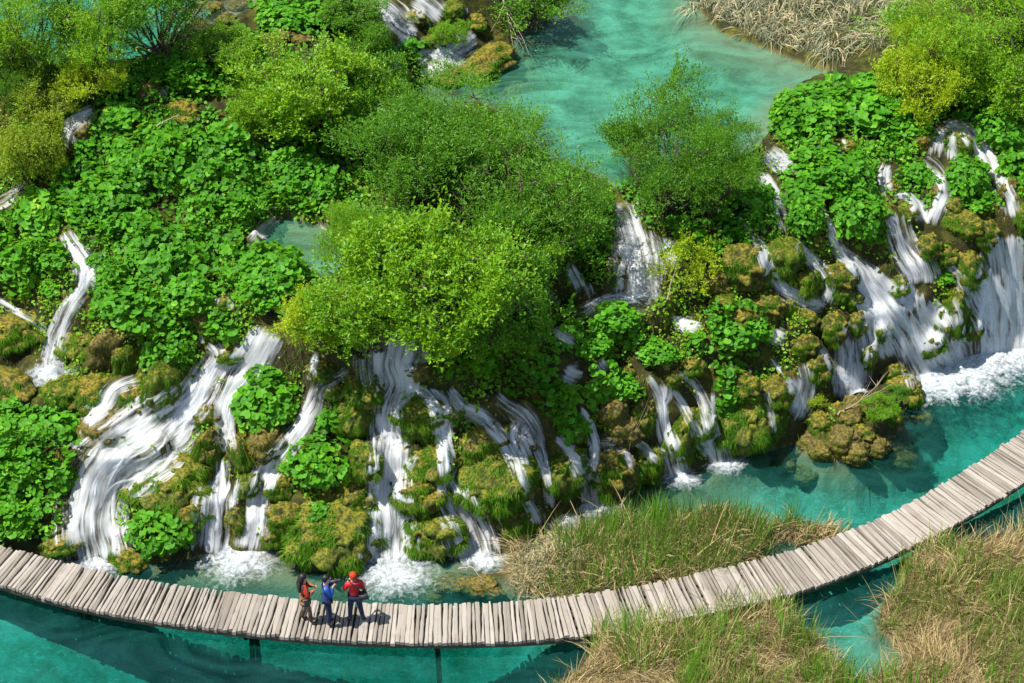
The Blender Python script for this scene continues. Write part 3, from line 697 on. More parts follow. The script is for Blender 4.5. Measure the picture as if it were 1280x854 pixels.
SLOPE_POS = []
LOWV, LOWF = [TV], [TF]; _off = len(TV)
LOW = {}
def low_rock(k, seed):
    if seed not in LOW: LOW[seed] = rock_shape(ICO3, seed, 1.0)[0]
    return LOW[seed]
_used = {}
_labels = set()
def describe(px, py, head, what='boulder'):
    """a label that finds this one: by the nearest named fall, then by order along it"""
    best = min(fall_info, key=lambda f: np.min(np.hypot(f[1][:, 0] - px, (f[1][:, 1] - py))))
    q = best[1][np.argmin(np.hypot(best[1][:, 0] - px, best[1][:, 1] - py))]
    dx, dy = px - q[0], py - q[1]
    rel = ('right of' if dx > 0 else 'left of') if abs(dx) > abs(dy) * .8 else ('below' if dy > 0 else 'above')
    far = np.hypot(dx, dy)
    rel = rel if far < 70 else 'well ' + rel
    return head, rel, best[0]
pend = []
def keep_off(px, py, rx, ry):
    """nudge a rock or clump off the stream it would dam"""
    for _ in range(3):
        d = np.hypot((PATHS[:, 0] - px), (PATHS[:, 1] - py)) - PATHS[:, 2] * .75; k = int(np.argmin(d)); need = .72 * min(rx, ry)
        if d[k] >= need: break
        v = np.array([px - PATHS[k, 0], py - PATHS[k, 1]]); L = np.hypot(*v)
        v = v / L if L > 1 else np.array([1.0, 0.]); s = min(need - d[k], .3 * rx)
        px, py = px + v[0] * s, py + v[1] * s * .6; rx, ry = rx * .95, ry * .95
    return px, py, rx, ry
for i, (px, py, rx, ry, coat) in enumerate(ROCKS):
    if py > 635 and rx > 24: py, ry, rx = py - 5, ry * .84, rx * .9
    if py < 690: px, py, rx, ry = keep_off(px, py, rx, ry)
    c = cast(px, py + ry * .15, .12 * ry * .02)[0]; m = mpp(c)
    kinds = [k for k in ROCK_KINDS if k[0] == coat]; k = kinds[i % len(kinds)]
    o = bpy.data.objects.new('mossy_boulder', k[1]); link(o)
    if px > 1000 and py < 470: rx, ry = rx * .88, ry * .88
    wx = rx * m * 1.06; wz = ry * m * 1.12
    if coat != 'brown': c[2] += .10 * wz
    o.location = c + np.array([0, .15 * wx, 0]); o.scale = (wx, (wx + wz) * .5, wz); o.rotation_euler = (random.uniform(-.15, .15), random.uniform(-.15, .15), random.uniform(-.9, .9))
    mo = bpy.data.objects.new('moss', k[2]); link(mo, o)
    seed = {'ochre': 3, 'green': 13, 'brown': 23}[coat] + i % len(kinds)
    R3 = np.array(o.rotation_euler.to_matrix()); lv_ = (low_rock(k, seed) * np.array(o.scale)) @ R3.T + np.array(o.location)
    LOWV.append(lv_); LOWF.append(ICO3F + _off); _off += len(lv_)
    size = 'large' if rx * ry > 900 else 'small' if rx * ry < 260 else 'middling'
    shape = 'tall' if ry > rx * 1.35 else 'low' if rx > ry * 1.35 else 'rounded'
    pend.append((o, px, py, size, shape, coat))
    SLOPE_POS.append((px, py, max(rx, ry)))
def finish_labels(pend, make_head, cat, group):
    by = {}
    for o, px, py, *r in pend:
        by.setdefault(describe(px, py, make_head(*r)), []).append((o, px, py))
    ords = ['first', 'second', 'third', 'fourth', 'fifth', 'sixth', 'seventh', 'eighth', 'ninth', 'tenth']
    for (head, rel, short), L in by.items():
        L.sort(key=lambda t: t[2])
        for n, (o, px, py) in enumerate(L):
            end = '' if len(L) == 1 else (', uppermost' if n == 0 else ', lowest' if n == len(L) - 1 else f', {ords[n]} from the top')
            tag(o, f'{head} {rel} the {short}{end}', cat, group)
finish_labels(pend, lambda s, sh, c: f'{s} {sh} {COAT[c]} boulder', 'boulder', 'mossy tufa boulders among the falls')


BVH_ALL = BVHTree.FromPolygons(np.vstack(LOWV).tolist(), [f for a in LOWF for f in a.tolist()])
# ------------------------------------------------------------------ white water
def stream_arrays(path, strength, lift=.07, seed=0):
    P = catmull(path, 2.2); c = P[:, :2]; hw = np.maximum(P[:, 2], 4) / 2
    tg = np.gradient(c, axis=0); tg /= np.linalg.norm(tg, axis=1, keepdims=True) + 1e-9
    for _ in range(2): tg = np.apply_along_axis(lambda r: np.convolve(np.pad(r, 3, 'edge'), np.ones(7) / 7, 'valid'), 0, tg)
    nrm = np.stack([-tg[:, 1], tg[:, 0]], 1)
    nu = int(np.clip(hw.max() * 2 / 2.2, 5, 44)); e = np.linspace(-1.35, 1.35, nu)
    px = c[:, None, 0] + nrm[:, None, 0] * e[None] * hw[:, None]; py = c[:, None, 1] + nrm[:, None, 1] * e[None] * hw[:, None]
    G = cast(px.ravel(), py.ravel(), 0, BVH_ALL).reshape(len(P), nu, 3)
    k = np.ones(7) / 7
    S = np.stack([np.apply_along_axis(lambda r: np.convolve(np.pad(r, 3, 'edge'), k, 'valid'), 0, G[..., a]) for a in range(3)], -1)
    S[..., 2] = np.maximum(S[..., 2], G[..., 2] - .02)                                  # never under the ground
    if nu > 8:
        S = np.stack([_blur(S[..., a], 1, 3) for a in range(3)], -1)
    u = e[None] * hw[:, None] * mpp(S[0, nu // 2]); seg = np.linalg.norm(np.diff(S[:, nu // 2], axis=0), axis=1)
    v = np.concatenate([[0], np.cumsum(seg)])[:, None] * np.ones((1, nu))
    ridge = fbm2((u + seed * 3.7) * 7, v * .8, 71 + seed, 3)
    prof = np.clip(1 - np.abs(e) ** 2, 0, 1)[None]
    S[..., 2] += lift * (.35 + .65 * prof) + .07 * ridge * prof
    S[..., 1] -= (.03 + .06 * ridge) * prof + .02
    L = len(P); ends = np.minimum(np.arange(L) / 5.0, 1)[:, None] * np.minimum((L - 1 - np.arange(L)) / 6.0 + .15, 1)[:, None]
    att = np.stack([np.abs(e)[None] / 1.35 * np.ones((L, 1)), strength * ends * np.ones((1, nu)), np.full((L, nu), (seed * .137) % 1)], -1)
    return S.reshape(-1, 3), grid_faces(L, nu), np.stack([u, v], -1).reshape(-1, 2), att.reshape(-1, 3)

def merge_streams(name, streams, strength, parent=None):
    V, F, U, A, off = [], [], [], [], 0
    jobs = []
    r_ = np.random.default_rng(900 + merge_streams.k)
    for s in streams:
        jobs.append((s, strength + .06, .07))
        C = catmull(s, 3.0); L = len(C)
        if L < 8: continue
        T = np.gradient(C[:, :2], axis=0); T /= np.linalg.norm(T, axis=1, keepdims=True) + 1e-9; Nn = np.stack([-T[:, 1], T[:, 0]], 1)
        for q in range(int(np.clip(C[:, 2].mean() / 11, 1, 7) * np.clip(L / 30, .7, 2.4))):
            n = int(np.clip(r_.uniform(.3, .75) * L, 6, 34)); a0 = int(r_.integers(0, max(1, L - n))); sl = slice(a0, a0 + n, 3)
            e = r_.uniform(-.85, .85) + .22 * np.sin(np.linspace(0, r_.uniform(2, 5), n)[::3] + r_.uniform(0, 6))
            P = C[sl, :2] + Nn[sl] * (e * C[sl, 2] * .5)[:, None]
            w_ = r_.uniform(3.5, 7.0) * np.linspace(.8, 1.25, len(P))
            if len(P) > 2: jobs.append((np.c_[P, w_].tolist(), strength - .02, r_.uniform(.075, .10)))
    for i, (s, st, lift) in enumerate(jobs):
        v, f, u, a = stream_arrays(s, st, lift, seed=merge_streams.k); merge_streams.k += 1
        V.append(v); F.append(f + off); U.append(u); A.append(a); off += len(v)
    V, F, U, A = map(np.vstack, (V, F, U, A))
    me = mesh_np(name, V, F, M['falling_water'], smooth=True)
    uvl = me.uv_layers.new(name='UVMap'); li = np.empty(len(me.loops), np.int32); me.loops.foreach_get('vertex_index', li)
    uvl.data.foreach_set('uv', U[li].astype(np.float32).ravel()); vattr(me, 'flow', A)
    return obj(name, me, parent)
merge_streams.k = 0

def foam_mesh(cx, cy, rx, ry, level=None, seed=0):
    c = cast(cx, cy)[0]
    z = c[2] if level is None else level
    c = at_z(np.array(cx), np.array(cy), z); m = mpp(c) * 1.12; wx = rx * m; wy = ry * m / .66
    nr, na = 14, 56
    r = np.linspace(0, 1, nr)[:, None]; a = np.linspace(0, 2 * np.pi, na, endpoint=False)[None]
    wob = 1 + .5 * fbm2(np.cos(a) * 2 + seed * 9.1, np.sin(a) * 2, 81, 3)
    x = c[0] + r * wx * np.cos(a) * wob; y = c[1] + r * wy * np.sin(a) * wob
    zz = z + .02 + .05 * (1 - r ** 2) + (1 - r) * .12 * (fbm2(x * 3, y * 3, 82 + seed, 3)) + .03
    if level is None: zz = np.maximum(H(x, y), z - .15) + .06 + .1 * (1 - r)
    v = np.stack([x, y, zz], -1).reshape(-1, 3)
    i, j = np.meshgrid(np.arange(nr - 1), np.arange(na), indexing='ij')
    i = i.ravel(); j = j.ravel(); f = np.stack([i * na + j, (i + 1) * na + j, (i + 1) * na + (j + 1) % na, i * na + (j + 1) % na], 1)
    me = mesh_np('foam', v, f, M['foam'], smooth=True)
    uvl = me.uv_layers.new(name='UVMap'); li = np.empty(len(me.loops), np.int32); me.loops.foreach_get('vertex_index', li)
    uvl.data.foreach_set('uv', v[li][:, :2].astype(np.float32).ravel())
    rr = (r * np.ones_like(a)).reshape(-1, 1); vattr(me, 'flow', np.hstack([rr, rr * 0 + 1, rr * 0]))
    return me

for i, (lab, short, st, streams, foams) in enumerate(FALLS):
    o = merge_streams('waterfall', streams, st)
    tag(o, lab, 'waterfall', 'white falls and rivulets on the slope')
    for j, fo in enumerate(foams):
        tag(obj('foam', foam_mesh(*fo, seed=i + j), o))
# hanging moss over the bare parts of the slope: nobody could count it
def moss_cover(n, mat, seed, thr):
    r_ = np.random.default_rng(seed)
    px = r_.uniform(-40, 1320, n); py = r_.uniform(90, 700, n)
    px2 = px; ok = clear_of_water(px, py, 1.0); px, py = px[ok], py[ok]
    P = cast(px, py)
    k = (P[:, 2] > .05) & (P[:, 2] < 6.3) & (fbm2(P[:, 0] * .8 + seed, P[:, 1] * .8 + P[:, 2], 91 + seed, 3) > thr)
    for (wp, lv) in LEVELS: k &= ~((in_poly(P[:, 0], P[:, 1], wp) > -.05) & (P[:, 2] < lv + .05))
    for pl in BANKS.values(): k &= in_poly(P[:, 0], P[:, 1], wpoly(pl, .05)) < .1
    P = P[k]; n = len(P)
    reps = 3; P = np.repeat(P, reps, 0) + r_.normal(0, .05, (n * reps, 3)); P[:, 2] = H(P[:, 0], P[:, 1]) - .02; n = len(P)
    D = r_.normal(0, .45, (n, 3)) + np.array([0, -.45, .25]); D /= np.linalg.norm(D, axis=1, keepdims=True)
    S = np.cross(D, r_.normal(0, 1, (n, 3))); S /= np.linalg.norm(S, axis=1, keepdims=True)
    V, F = strips(P, D, S, r_.uniform(.08, .26, n), r_.uniform(.016, .036, n), .8, 2)
    return V, F
V, F = moss_cover(22000, None, 5, .05)
tag(obj('hanging_moss', mesh_np('hanging_moss', V, F, M['moss_strand'])), 'ragged yellow and olive moss hanging over the bare tufa slope', 'moss', kind='stuff')
V, F = moss_cover(18000, None, 8, .06)
tag(obj('hanging_moss', mesh_np('hanging_moss', V, F, M['moss_green'])), 'short green moss and wet grass between the falls', 'moss', kind='stuff')
# ------------------------------------------------------------------ butterbur: big round leaves
RA = np.linspace(0, 2 * np.pi, 8, endpoint=False)
RR = np.array([.30, .92, 1.05, 1.0, .96, 1.0, 1.05, .92])
def leaf_discs(P, N, R, r_, cup=.16):
    n = len(P); N = N / (np.linalg.norm(N, axis=1, keepdims=True) + 1e-9)
    a = np.cross(N, np.array([0.13, .31, .94])); a /= np.linalg.norm(a, axis=1, keepdims=True) + 1e-9; b = np.cross(N, a)
    th = r_.uniform(0, 2 * np.pi, n)[:, None] + RA[None]
    rr = RR[None] * (1 + r_.normal(0, .07, (n, 8))) * R[:, None]
    wav = (cup + .10 * r_.normal(0, 1, (n, 8))) * R[:, None]
    ring = P[:, None] + (np.cos(th) * rr)[..., None] * a[:, None] + (np.sin(th) * rr)[..., None] * b[:, None] + wav[..., None] * N[:, None]
    V = np.concatenate([P[:, None], ring], 1).reshape(-1, 3)
    base = (np.arange(n) * 9)[:, None, None]
    t = np.array([[0, 1 + i, 1 + (i + 1) % 8] for i in range(8)])[None]
    return V, (base + t).reshape(-1, 3)

def clump_proto(R, n, seed):
    r_ = np.random.default_rng(seed)
    z = r_.uniform(-.25, 1, n); th = r_.uniform(0, 2 * np.pi, n); s = np.sqrt(1 - np.clip(z, -1, 1) ** 2)
    d = np.stack([s * np.cos(th), s * np.sin(th), z], 1)
    rad_ = np.where(r_.random(n) < .75, r_.uniform(.86, 1.08, n), r_.uniform(.45, .86, n)) * (1 + .30 * (noise3(d * 1.8 + seed, seed) - .5) * 2)
    P = d * rad_[:, None] * np.array([R, R, R * .72])
    N = d * .55 + np.array([-.08, -.12, .85]) + r_.normal(0, .30, (n, 3))
    V, F = leaf_discs(P, N, r_.uniform(.055, .125, n), r_)
    # leaf stalks
    k = max(10, n // 5); sel = r_.choice(n, k, replace=False); root = r_.normal(0, R * .2, (k, 3)) * np.array([1, 1, 0]) - np.array([0, 0, R * .4])
    D = P[sel] - root; L = np.linalg.norm(D, axis=1); D /= L[:, None]; S = np.cross(D, np.array([0, 1, .2])); S /= np.linalg.norm(S, axis=1, keepdims=True) + 1e-9
    V2, F2 = strips(root, D, S, L, np.full(k, .02), 0, 2)
    return mesh_np('butterbur_clump', np.vstack([V, V2]), [F] + [f + len(V) for f in F2], M['butterbur_leaf'], smooth=False)
CL = {'s': [clump_proto(.38, 110, 40 + i) for i in range(3)], 'l': [clump_proto(.80, 420, 50 + i) for i in range(3)]}
# distinct leaf mounds: col, row, half width, half height
MOUNDS = [
 (335,508,48,40),(330,470,24,18),(203,668,44,40),(283,405,30,23),(1212,226,29,30),(1226,258,16,13),(1146,220,19,17),(1072,278,34,38),(1030,220,44,34),(1008,278,26,36),(976,318,20,14),(70,326,19,18),(66,362,16,14),(338,345,46,38),(214,442,32,40),(252,372,40,34),(404,582,42,42),(418,530,22,24),(60,545,46,32),(86,598,24,30),(30,590,34,44),(24,655,26,22),(398,648,18,20),(738,438,32,20),(920,418,38,20),(926,492,22,16),(820,445,26,16),(774,488,26,20),(716,540,24,26),(176,380,50,34),(135,250,44,34),(1018,140,44,30),(1092,140,50,34),(1140,165,26,18),(985,150,26,30),(1250,170,40,36),(1230,215,18,22),(1272,215,22,40),(1186,348,18,10),(770,398,24,14),(960,250,18,24),(930,290,18,14),(470,70,28,16),(512,56,22,14),(440,55,22,16),(400,20,40,18),(350,20,34,16),(300,52,24,12),(120,330,14,10),(150,148,24,16),(182,96,30,16),(235,95,34,18),(660,60,1,1),
]
MOUNDS = MOUNDS[:-1]
pend = []
for i, (px, py, rx, ry) in enumerate(MOUNDS):
    px, py, rx, ry = keep_off(px, py, rx, ry)
    c = cast(px, py, .12)[0]; m = mpp(c); wr = rx * m
    big = wr > .5; pr = CL['l' if big else 's'][i % 3]; b = .80 if big else .38
    o = bpy.data.objects.new('butterbur_clump', pr); link(o)
    o.location = c + np.array([0, .1, .12]); s = wr / b / 1.05
    o.scale = (s, s, s * min(1.5, max(.75, ry / rx * 1.15))); o.rotation_euler = (0, 0, random.uniform(0, 6.28))
    SLOPE_POS.append((px, py, rx))
    pend.append((o, px, py, 'broad' if rx > 36 else 'small' if rx < 22 else 'rounded', 'billowing' if ry > rx * .95 else 'low'))
finish_labels(pend, lambda a, b: f'{a} {b} clump of round green leaves', 'leaf clump', 'butterbur clumps standing out from the slope')

# carpets of the same leaves that run together: ground cover
CARPETS = [
 ('dense carpet of round leaves on the upper slope between the willows', [(70,210),(95,195),(125,165),(170,150),(215,165),(250,165),(300,175),(340,200),(400,212),(445,232),(415,268),(350,266),(310,298),(262,306),(232,326),(200,320),(150,312),(118,300),(95,285),(60,250)], 9.0),
 ('shaded wall of round leaves left of the tall cliff fall', [(-40,270),(10,250),(40,240),(70,258),(74,290),(66,320),(52,352),(30,376),(-40,380)], 9.0),
 ('spill of round leaves down the middle of the left cliff', [(122,340),(160,322),(205,312),(232,330),(236,380),(246,430),(228,470),(205,470),(190,500),(178,470),(180,440),(160,408),(112,402),(120,365)], 7.5),
 ('leaf carpet round the little moss stone spill', [(236,318),(300,300),(322,325),(300,372),(284,412),(250,420),(236,380)], 8.0),
 ('leafy hump under the yellow willow', [(292,335),(350,306),(384,340),(374,392),(345,408),(302,384)], 8.0),
 ('leafy bank at the boardwalk\'s far end', [(-40,520),(30,508),(66,514),(104,545),(106,590),(98,640),(62,676),(-40,690)], 6.5),
 ('dark shaded leaf carpet below the big bright shrub', [(552,420),(640,392),(696,425),(755,436),(770,470),(778,500),(742,512),(732,556),(706,542),(664,506),(604,484),(560,478)], 7.5),
 ('leaf carpet below the upper curtain fall', [(690,396),(722,380),(760,396),(792,402),(802,432),(772,452),(724,434)], 6.0),
 ('bright leaves over the ochre knobs near the yellow sapling', [(800,430),(850,425),(884,392),(938,378),(962,430),(932,456),(890,450),(850,450)], 3.5),
 ('thick leaf carpet along the outlet bank of the upper lake', [(968,135),(1000,108),(1080,95),(1150,118),(1166,156),(1120,188),(1062,166),(1040,188),(990,190),(962,168)], 9.0),
 ('leaf carpet in the fork of the right cascade', [(978,225),(1012,182),(1060,194),(1098,214),(1102,258),(1106,306),(1062,312),(1040,284),(1012,308),(988,286),(968,252)], 8.0),
 ('leaf carpet spilling down the far right bank', [(1180,140),(1200,112),(1320,120),(1320,270),(1275,238),(1245,196),(1205,154)], 8.5),
 ('dark leaf carpet under the willow at the top bank', [(160,86),(230,62),(300,68),(288,108),(232,124),(180,128),(130,150),(140,110)], 7.5),
 ('leaf carpet along the top edge rapids', [(306,6),(420,-20),(462,30),(440,52),(400,50),(340,36)], 6.0),
 ('leaves under the olive willow beside the upper curtain fall', [(820,292),(880,262),(952,212),(966,262),(940,302),(900,296),(872,322),(838,312)], 5.0),
 ('leaf patch over the tall pillar beside the double fall', [(890,450),(942,472),(962,516),(930,540),(902,556),(892,500)], 4.0),
 ('leaves above the upper curtain fall', [(716,262),(764,244),(772,300),(752,336),(722,318)], 6.0),
 ('leaf carpet below the shrub beside the top rapids', [(400,120),(470,110),(500,150),(440,222),(400,205),(330,190),(330,150)], 5.5),
]
def worley_center(x, y, s):
    ix, iy = np.floor(x), np.floor(y); best = np.full(np.shape(x), 9.0); bx = x * 0; by = y * 0; bi = x * 0
    for a in (-1, 0, 1):
        for b in (-1, 0, 1):
            cx = ix + a; cy = iy + b; px = cx + hash2(cx, cy, s); py = cy + hash2(cx, cy, s + 5); d = np.hypot(px - x, py - y); m = d < best
            best = np.where(m, d, best); bx = np.where(m, px - x, bx); by = np.where(m, py - y, by); bi = np.where(m, hash2(cx, cy, s + 9), bi)
    return best, bx, by, bi
def carpet(poly, dens, seed):
    r_ = np.random.default_rng(seed); P = np.array(poly); a = P.min(0) - 8; b = P.max(0) + 8
    n = int((b[0] - a[0]) * (b[1] - a[1]) * dens / 100)
    px = r_.uniform(a[0], b[0], n); py = r_.uniform(a[1], b[1], n)
    sd = in_poly(px, py, poly) + 16 * fbm2(px * .04, py * .04, seed, 3)
    k = (sd > 0) & clear_of_water(px, py, .9); px, py, sd = px[k], py[k], sd[k]
    G = cast(px, py); d, bx, by, bi = worley_center(G[:, 0] / 1.05 + .3 * fbm2(G[:, 0] * .7, G[:, 1] * .7, 66, 2), (G[:, 1] + G[:, 2] * .6) / .95, 3)
    dome = np.sqrt(np.clip(1 - (d / .78) ** 2, 0, 1)); n = len(G)
    fill = np.where(r_.random(n) < .72, r_.uniform(.8, 1.05, n), r_.uniform(.2, .8, n))
    keepd = (dome > .42) | (r_.random(n) < .30); G, d, bx, by, bi, dome, fill, sd, n = G[keepd], d[keepd], bx[keepd], by[keepd], bi[keepd], dome[keepd], fill[keepd], sd[keepd], int(keepd.sum())
    h = (.06 + (.34 + .50 * bi) * dome) * fill * np.clip(sd / 14 + .35, 0, 1)
    G[:, 2] += h; G[:, 1] -= .08 * dome
    qx, qy = project(G[:, 0], G[:, 1], G[:, 2]); k = clear_of_water(qx, qy, 1.0); G, bx, by, bi, n = G[k], bx[k], by[k], bi[k], int(k.sum())
    N = np.stack([-bx * .75, -by * .75 - .18, .75 + 0 * bx], 1) + r_.normal(0, .27, (n, 3))
    return leaf_discs(G, N, r_.uniform(.05, .13, n) * (.65 + .5 * ((bi * 7.3) % 1)), r_)
for i, (lab, poly, dens) in enumerate(CARPETS):
    V, F = carpet(poly, dens, 100 + i)
    tag(obj('butterbur_carpet', mesh_np('butterbur_carpet', V, F, M['butterbur_leaf'])), lab, 'ground cover', 'butterbur carpets on the slope', 'stuff')

# low mixed herbs that fill the ground between everything else
def herbs(n, seed, thr, zr, rr, region, lift=.12):
    r_ = np.random.default_rng(seed); a = np.array(region).min(0); b = np.array(region).max(0)
    px = r_.uniform(a[0], b[0], n); py = r_.uniform(a[1], b[1], n)
    k = (in_poly(px, py, region) > 0) & clear_of_water(px, py, 1.0); P = cast(px[k], py[k])
    k = (P[:, 2] > zr[0]) & (P[:, 2] < zr[1]) & (fbm2(P[:, 0] * .9 + seed, P[:, 1] * .9 + P[:, 2] * .6, 95 + seed, 4) > thr)
    for (wp, lv) in LEVELS: k &= ~((in_poly(P[:, 0], P[:, 1], wp) > -.1) & (P[:, 2] < lv + .06))
    P = np.repeat(P[k], 4, 0); n = len(P); P += r_.normal(0, .09, (n, 3)) * np.array([1, 1, 0]); P[:, 2] = np.maximum(H(P[:, 0], P[:, 1]), P[:, 2] - .1) + np.abs(r_.normal(0, lift, n)) + .02
    return leaf_discs(P, np.array([-.1, -.25, .75]) + r_.normal(0, .38, (n, 3)), r_.uniform(rr[0], rr[1], n), r_, .05)
ALLREG = [(-60, 60), (120, 90), (330, 60), (520, 90), (760, 230), (960, 180), (1180, 80), (1340, 90), (1340, 420), (1150, 470), (990, 560), (850, 590), (640, 660), (380, 700), (100, 690), (-60, 690)]
for lab, n, seed, thr, zr, rr, mat in [
 ('small bright green herbs filling the gaps on the wet slope', 26000, 31, .02, (.25, 6.6), (.022, .05), 'bright_leaf'),
 ('low green herbs covering the upper terraces between the shrubs', 30000, 32, -.10, (3.9, 7.2), (.03, .07), 'butterbur_leaf')]:
    V, F = herbs(n, seed, thr, zr, rr, ALLREG)
    tag(obj('low_herbs', mesh_np('low_herbs', V, F, M[mat])), lab, 'herbs', kind='stuff')
# stones, rubble
# ------------------------------------------------------------------ willows and shrubs
def tube(pts, r0, r1, k=5):
    P = np.asarray(pts, float); n = len(P); T = np.gradient(P, axis=0); T /= np.linalg.norm(T, axis=1, keepdims=True) + 1e-9
    a = np.cross(T, np.array([.31, .17, .93])); a /= np.linalg.norm(a, axis=1, keepdims=True) + 1e-9; b = np.cross(T, a)
    th = np.linspace(0, 2 * np.pi, k, endpoint=False); R = np.linspace(r0, r1, n)[:, None, None]
    V = P[:, None] + R * (np.cos(th)[None, :, None] * a[:, None] + np.sin(th)[None, :, None] * b[:, None])
    i, j = np.meshgrid(np.arange(n - 1), np.arange(k), indexing='ij'); i = i.ravel(); j = j.ravel()
    return V.reshape(-1, 3), np.stack([i * k + j, i * k + (j + 1) % k, (i + 1) * k + (j + 1) % k, (i + 1) * k + j], 1)
def merge(parts):
    V, F, o = [], [], 0
    for v, f in parts: V.append(v); F.append(f + o); o += len(v)
    return np.vstack(V), np.vstack(F)
def limb(a, b, r_, n=7, wob=.12):
    a = np.asarray(a, float); b = np.asarray(b, float); t = np.linspace(0, 1, n)[:, None]; L = np.linalg.norm(b - a)
    return a + (b - a) * t + np.cumsum(r_.normal(0, wob * L / n, (n, 3)), 0) * np.sin(np.pi * t * .5)

def shrub_proto(seed, shoots, per, leaf, aspect, lobes, spread=1.0, up=.55, shoot_len=.5, stems=7, open_=.0):
    """unit shrub: crown about 1 m in half width, its base at z = -1; leaves sit along thin shoots that leave a set of limbs"""
    r_ = np.random.default_rng(seed)
    ctr = []
    for i in range(lobes):
        z = r_.uniform(-.55, .85); th = i * 2.4 + r_.uniform(-.6, .6); s = np.sqrt(max(0, 1 - (z * .9) ** 2)) * r_.uniform(.30, .92)
        ctr.append((s * math.cos(th), s * math.sin(th), z * .72))
    ctr = np.array(ctr); lr = r_.uniform(.20, .46, lobes)
    wood = []
    for i in range(stems):
        th = i * 2 * math.pi / stems + r_.uniform(-.3, .3); c = ctr[r_.integers(lobes)]
        wood.append(tube(limb((.10 * math.cos(th), .10 * math.sin(th), -1.05), c + r_.normal(0, .08, 3), r_), .030, .010))
    for i in range(lobes):
        st = np.array([.05, 0, -.7]) + r_.normal(0, .08, 3)
        wood.append(tube(limb(st, ctr[i], r_), .022, .007))
        for j in range(4):
            d = r_.normal(0, 1, 3); d[2] = abs(d[2]); d /= np.linalg.norm(d)
            wood.append(tube(limb(ctr[i] - d * .1, ctr[i] + d * lr[i] * 1.02, r_, 5), .008, .003, 4))
    bendv = r_.normal(0, 1, 3) * .10
    li = r_.choice(lobes, shoots, p=lr ** 2 / (lr ** 2).sum())
    d = r_.normal(0, 1, (shoots, 3)); d /= np.linalg.norm(d, axis=1, keepdims=True); d[:, 2] = np.where(d[:, 2] < -.35, -d[:, 2], d[:, 2])
    rr = lr[li] * r_.uniform(.35, 1.0, shoots) ** .6
    root = ctr[li] + d * rr[:, None] * .75
    sd = d * .6 + np.array([0, 0, up]) + r_.normal(0, .28, (shoots, 3)); sd /= np.linalg.norm(sd, axis=1, keepdims=True)
    SL = r_.uniform(.5, 1.2, shoots) * shoot_len * np.where(r_.random(shoots) < .12, 1.9, 1.0)
    keep = noise3(root * 3.1 + seed, seed) > open_; root, sd, SL = root[keep], sd[keep], SL[keep]; shoots = len(root)
    t = np.tile((np.arange(per) + .5) / per, (shoots, 1)) + r_.normal(0, .06, (shoots, per))
    P = root[:, None] + sd[:, None] * (SL[:, None] * t)[..., None]; P[..., 2] -= (.18 * SL[:, None] * t * t)
    P = P.reshape(-1, 3) + r_.normal(0, .012, (shoots * per, 3))
    warp = np.stack([noise3(P * 1.5 + 11 * k, seed + k) - .5 for k in range(3)], 1); P = P + warp * .55
    hole = noise3(P * 2.6 + 5, seed + 40) > .30
    sd = np.repeat(sd, per, 0)[hole]; P = P[hole]
    D = sd * .5 + r_.normal(0, .55, (len(P), 3)) + np.array([0, -.05, .15]); D /= np.linalg.norm(D, axis=1, keepdims=True)
    up_ = np.array([-.15, -.15, 1.0]) + r_.normal(0, .5, (len(P), 3)); S = np.cross(D, up_); S /= np.linalg.norm(S, axis=1, keepdims=True) + 1e-9
    L = leaf * r_.uniform(.65, 1.25, len(P)); Wd = L * aspect
    fold = np.cross(S, D) * (L * .10)[:, None]
    V = np.stack([P, P + D * (L * .5)[:, None] - S * (Wd * .5)[:, None] + fold, P + D * L[:, None], P + D * (L * .5)[:, None] + S * (Wd * .5)[:, None] + fold], 1).reshape(-1, 3)
    F = np.arange(len(P) * 4).reshape(-1, 4)
    W_, WF = merge(wood)
    return (V, F), (W_, WF)
SPR = {
 'dense': [shrub_proto(61 + i, 2300, 9, .062, .52, 26, shoot_len=.26) for i in range(2)],
 'feather': [shrub_proto(71 + i, 1900, 12, .060, .26, 22, up=.8, shoot_len=.46) for i in range(2)],
 'airy': [shrub_proto(81 + i, 900, 11, .060, .30, 14, up=.75, shoot_len=.50, stems=9, open_=.38) for i in range(2)],
 'light': [shrub_proto(86 + i, 1500, 11, .066, .32, 18, up=.7, shoot_len=.46, stems=9, open_=.30) for i in range(2)],
 'sapling': [shrub_proto(91, 300, 11, .11, .42, 9, up=.35, shoot_len=.55, stems=3)],
}
_cache = {}
def shrub_mesh(kind, i, mat):
    k = (kind, i, mat)
    if k not in _cache:
        (V, F), (W_, WF) = SPR[kind][i % len(SPR[kind])]
        _cache[k] = (mesh_np('crown', V, F, M[mat]), mesh_np('stems', W_, WF, M['bark'], smooth=True))
    return _cache[k]
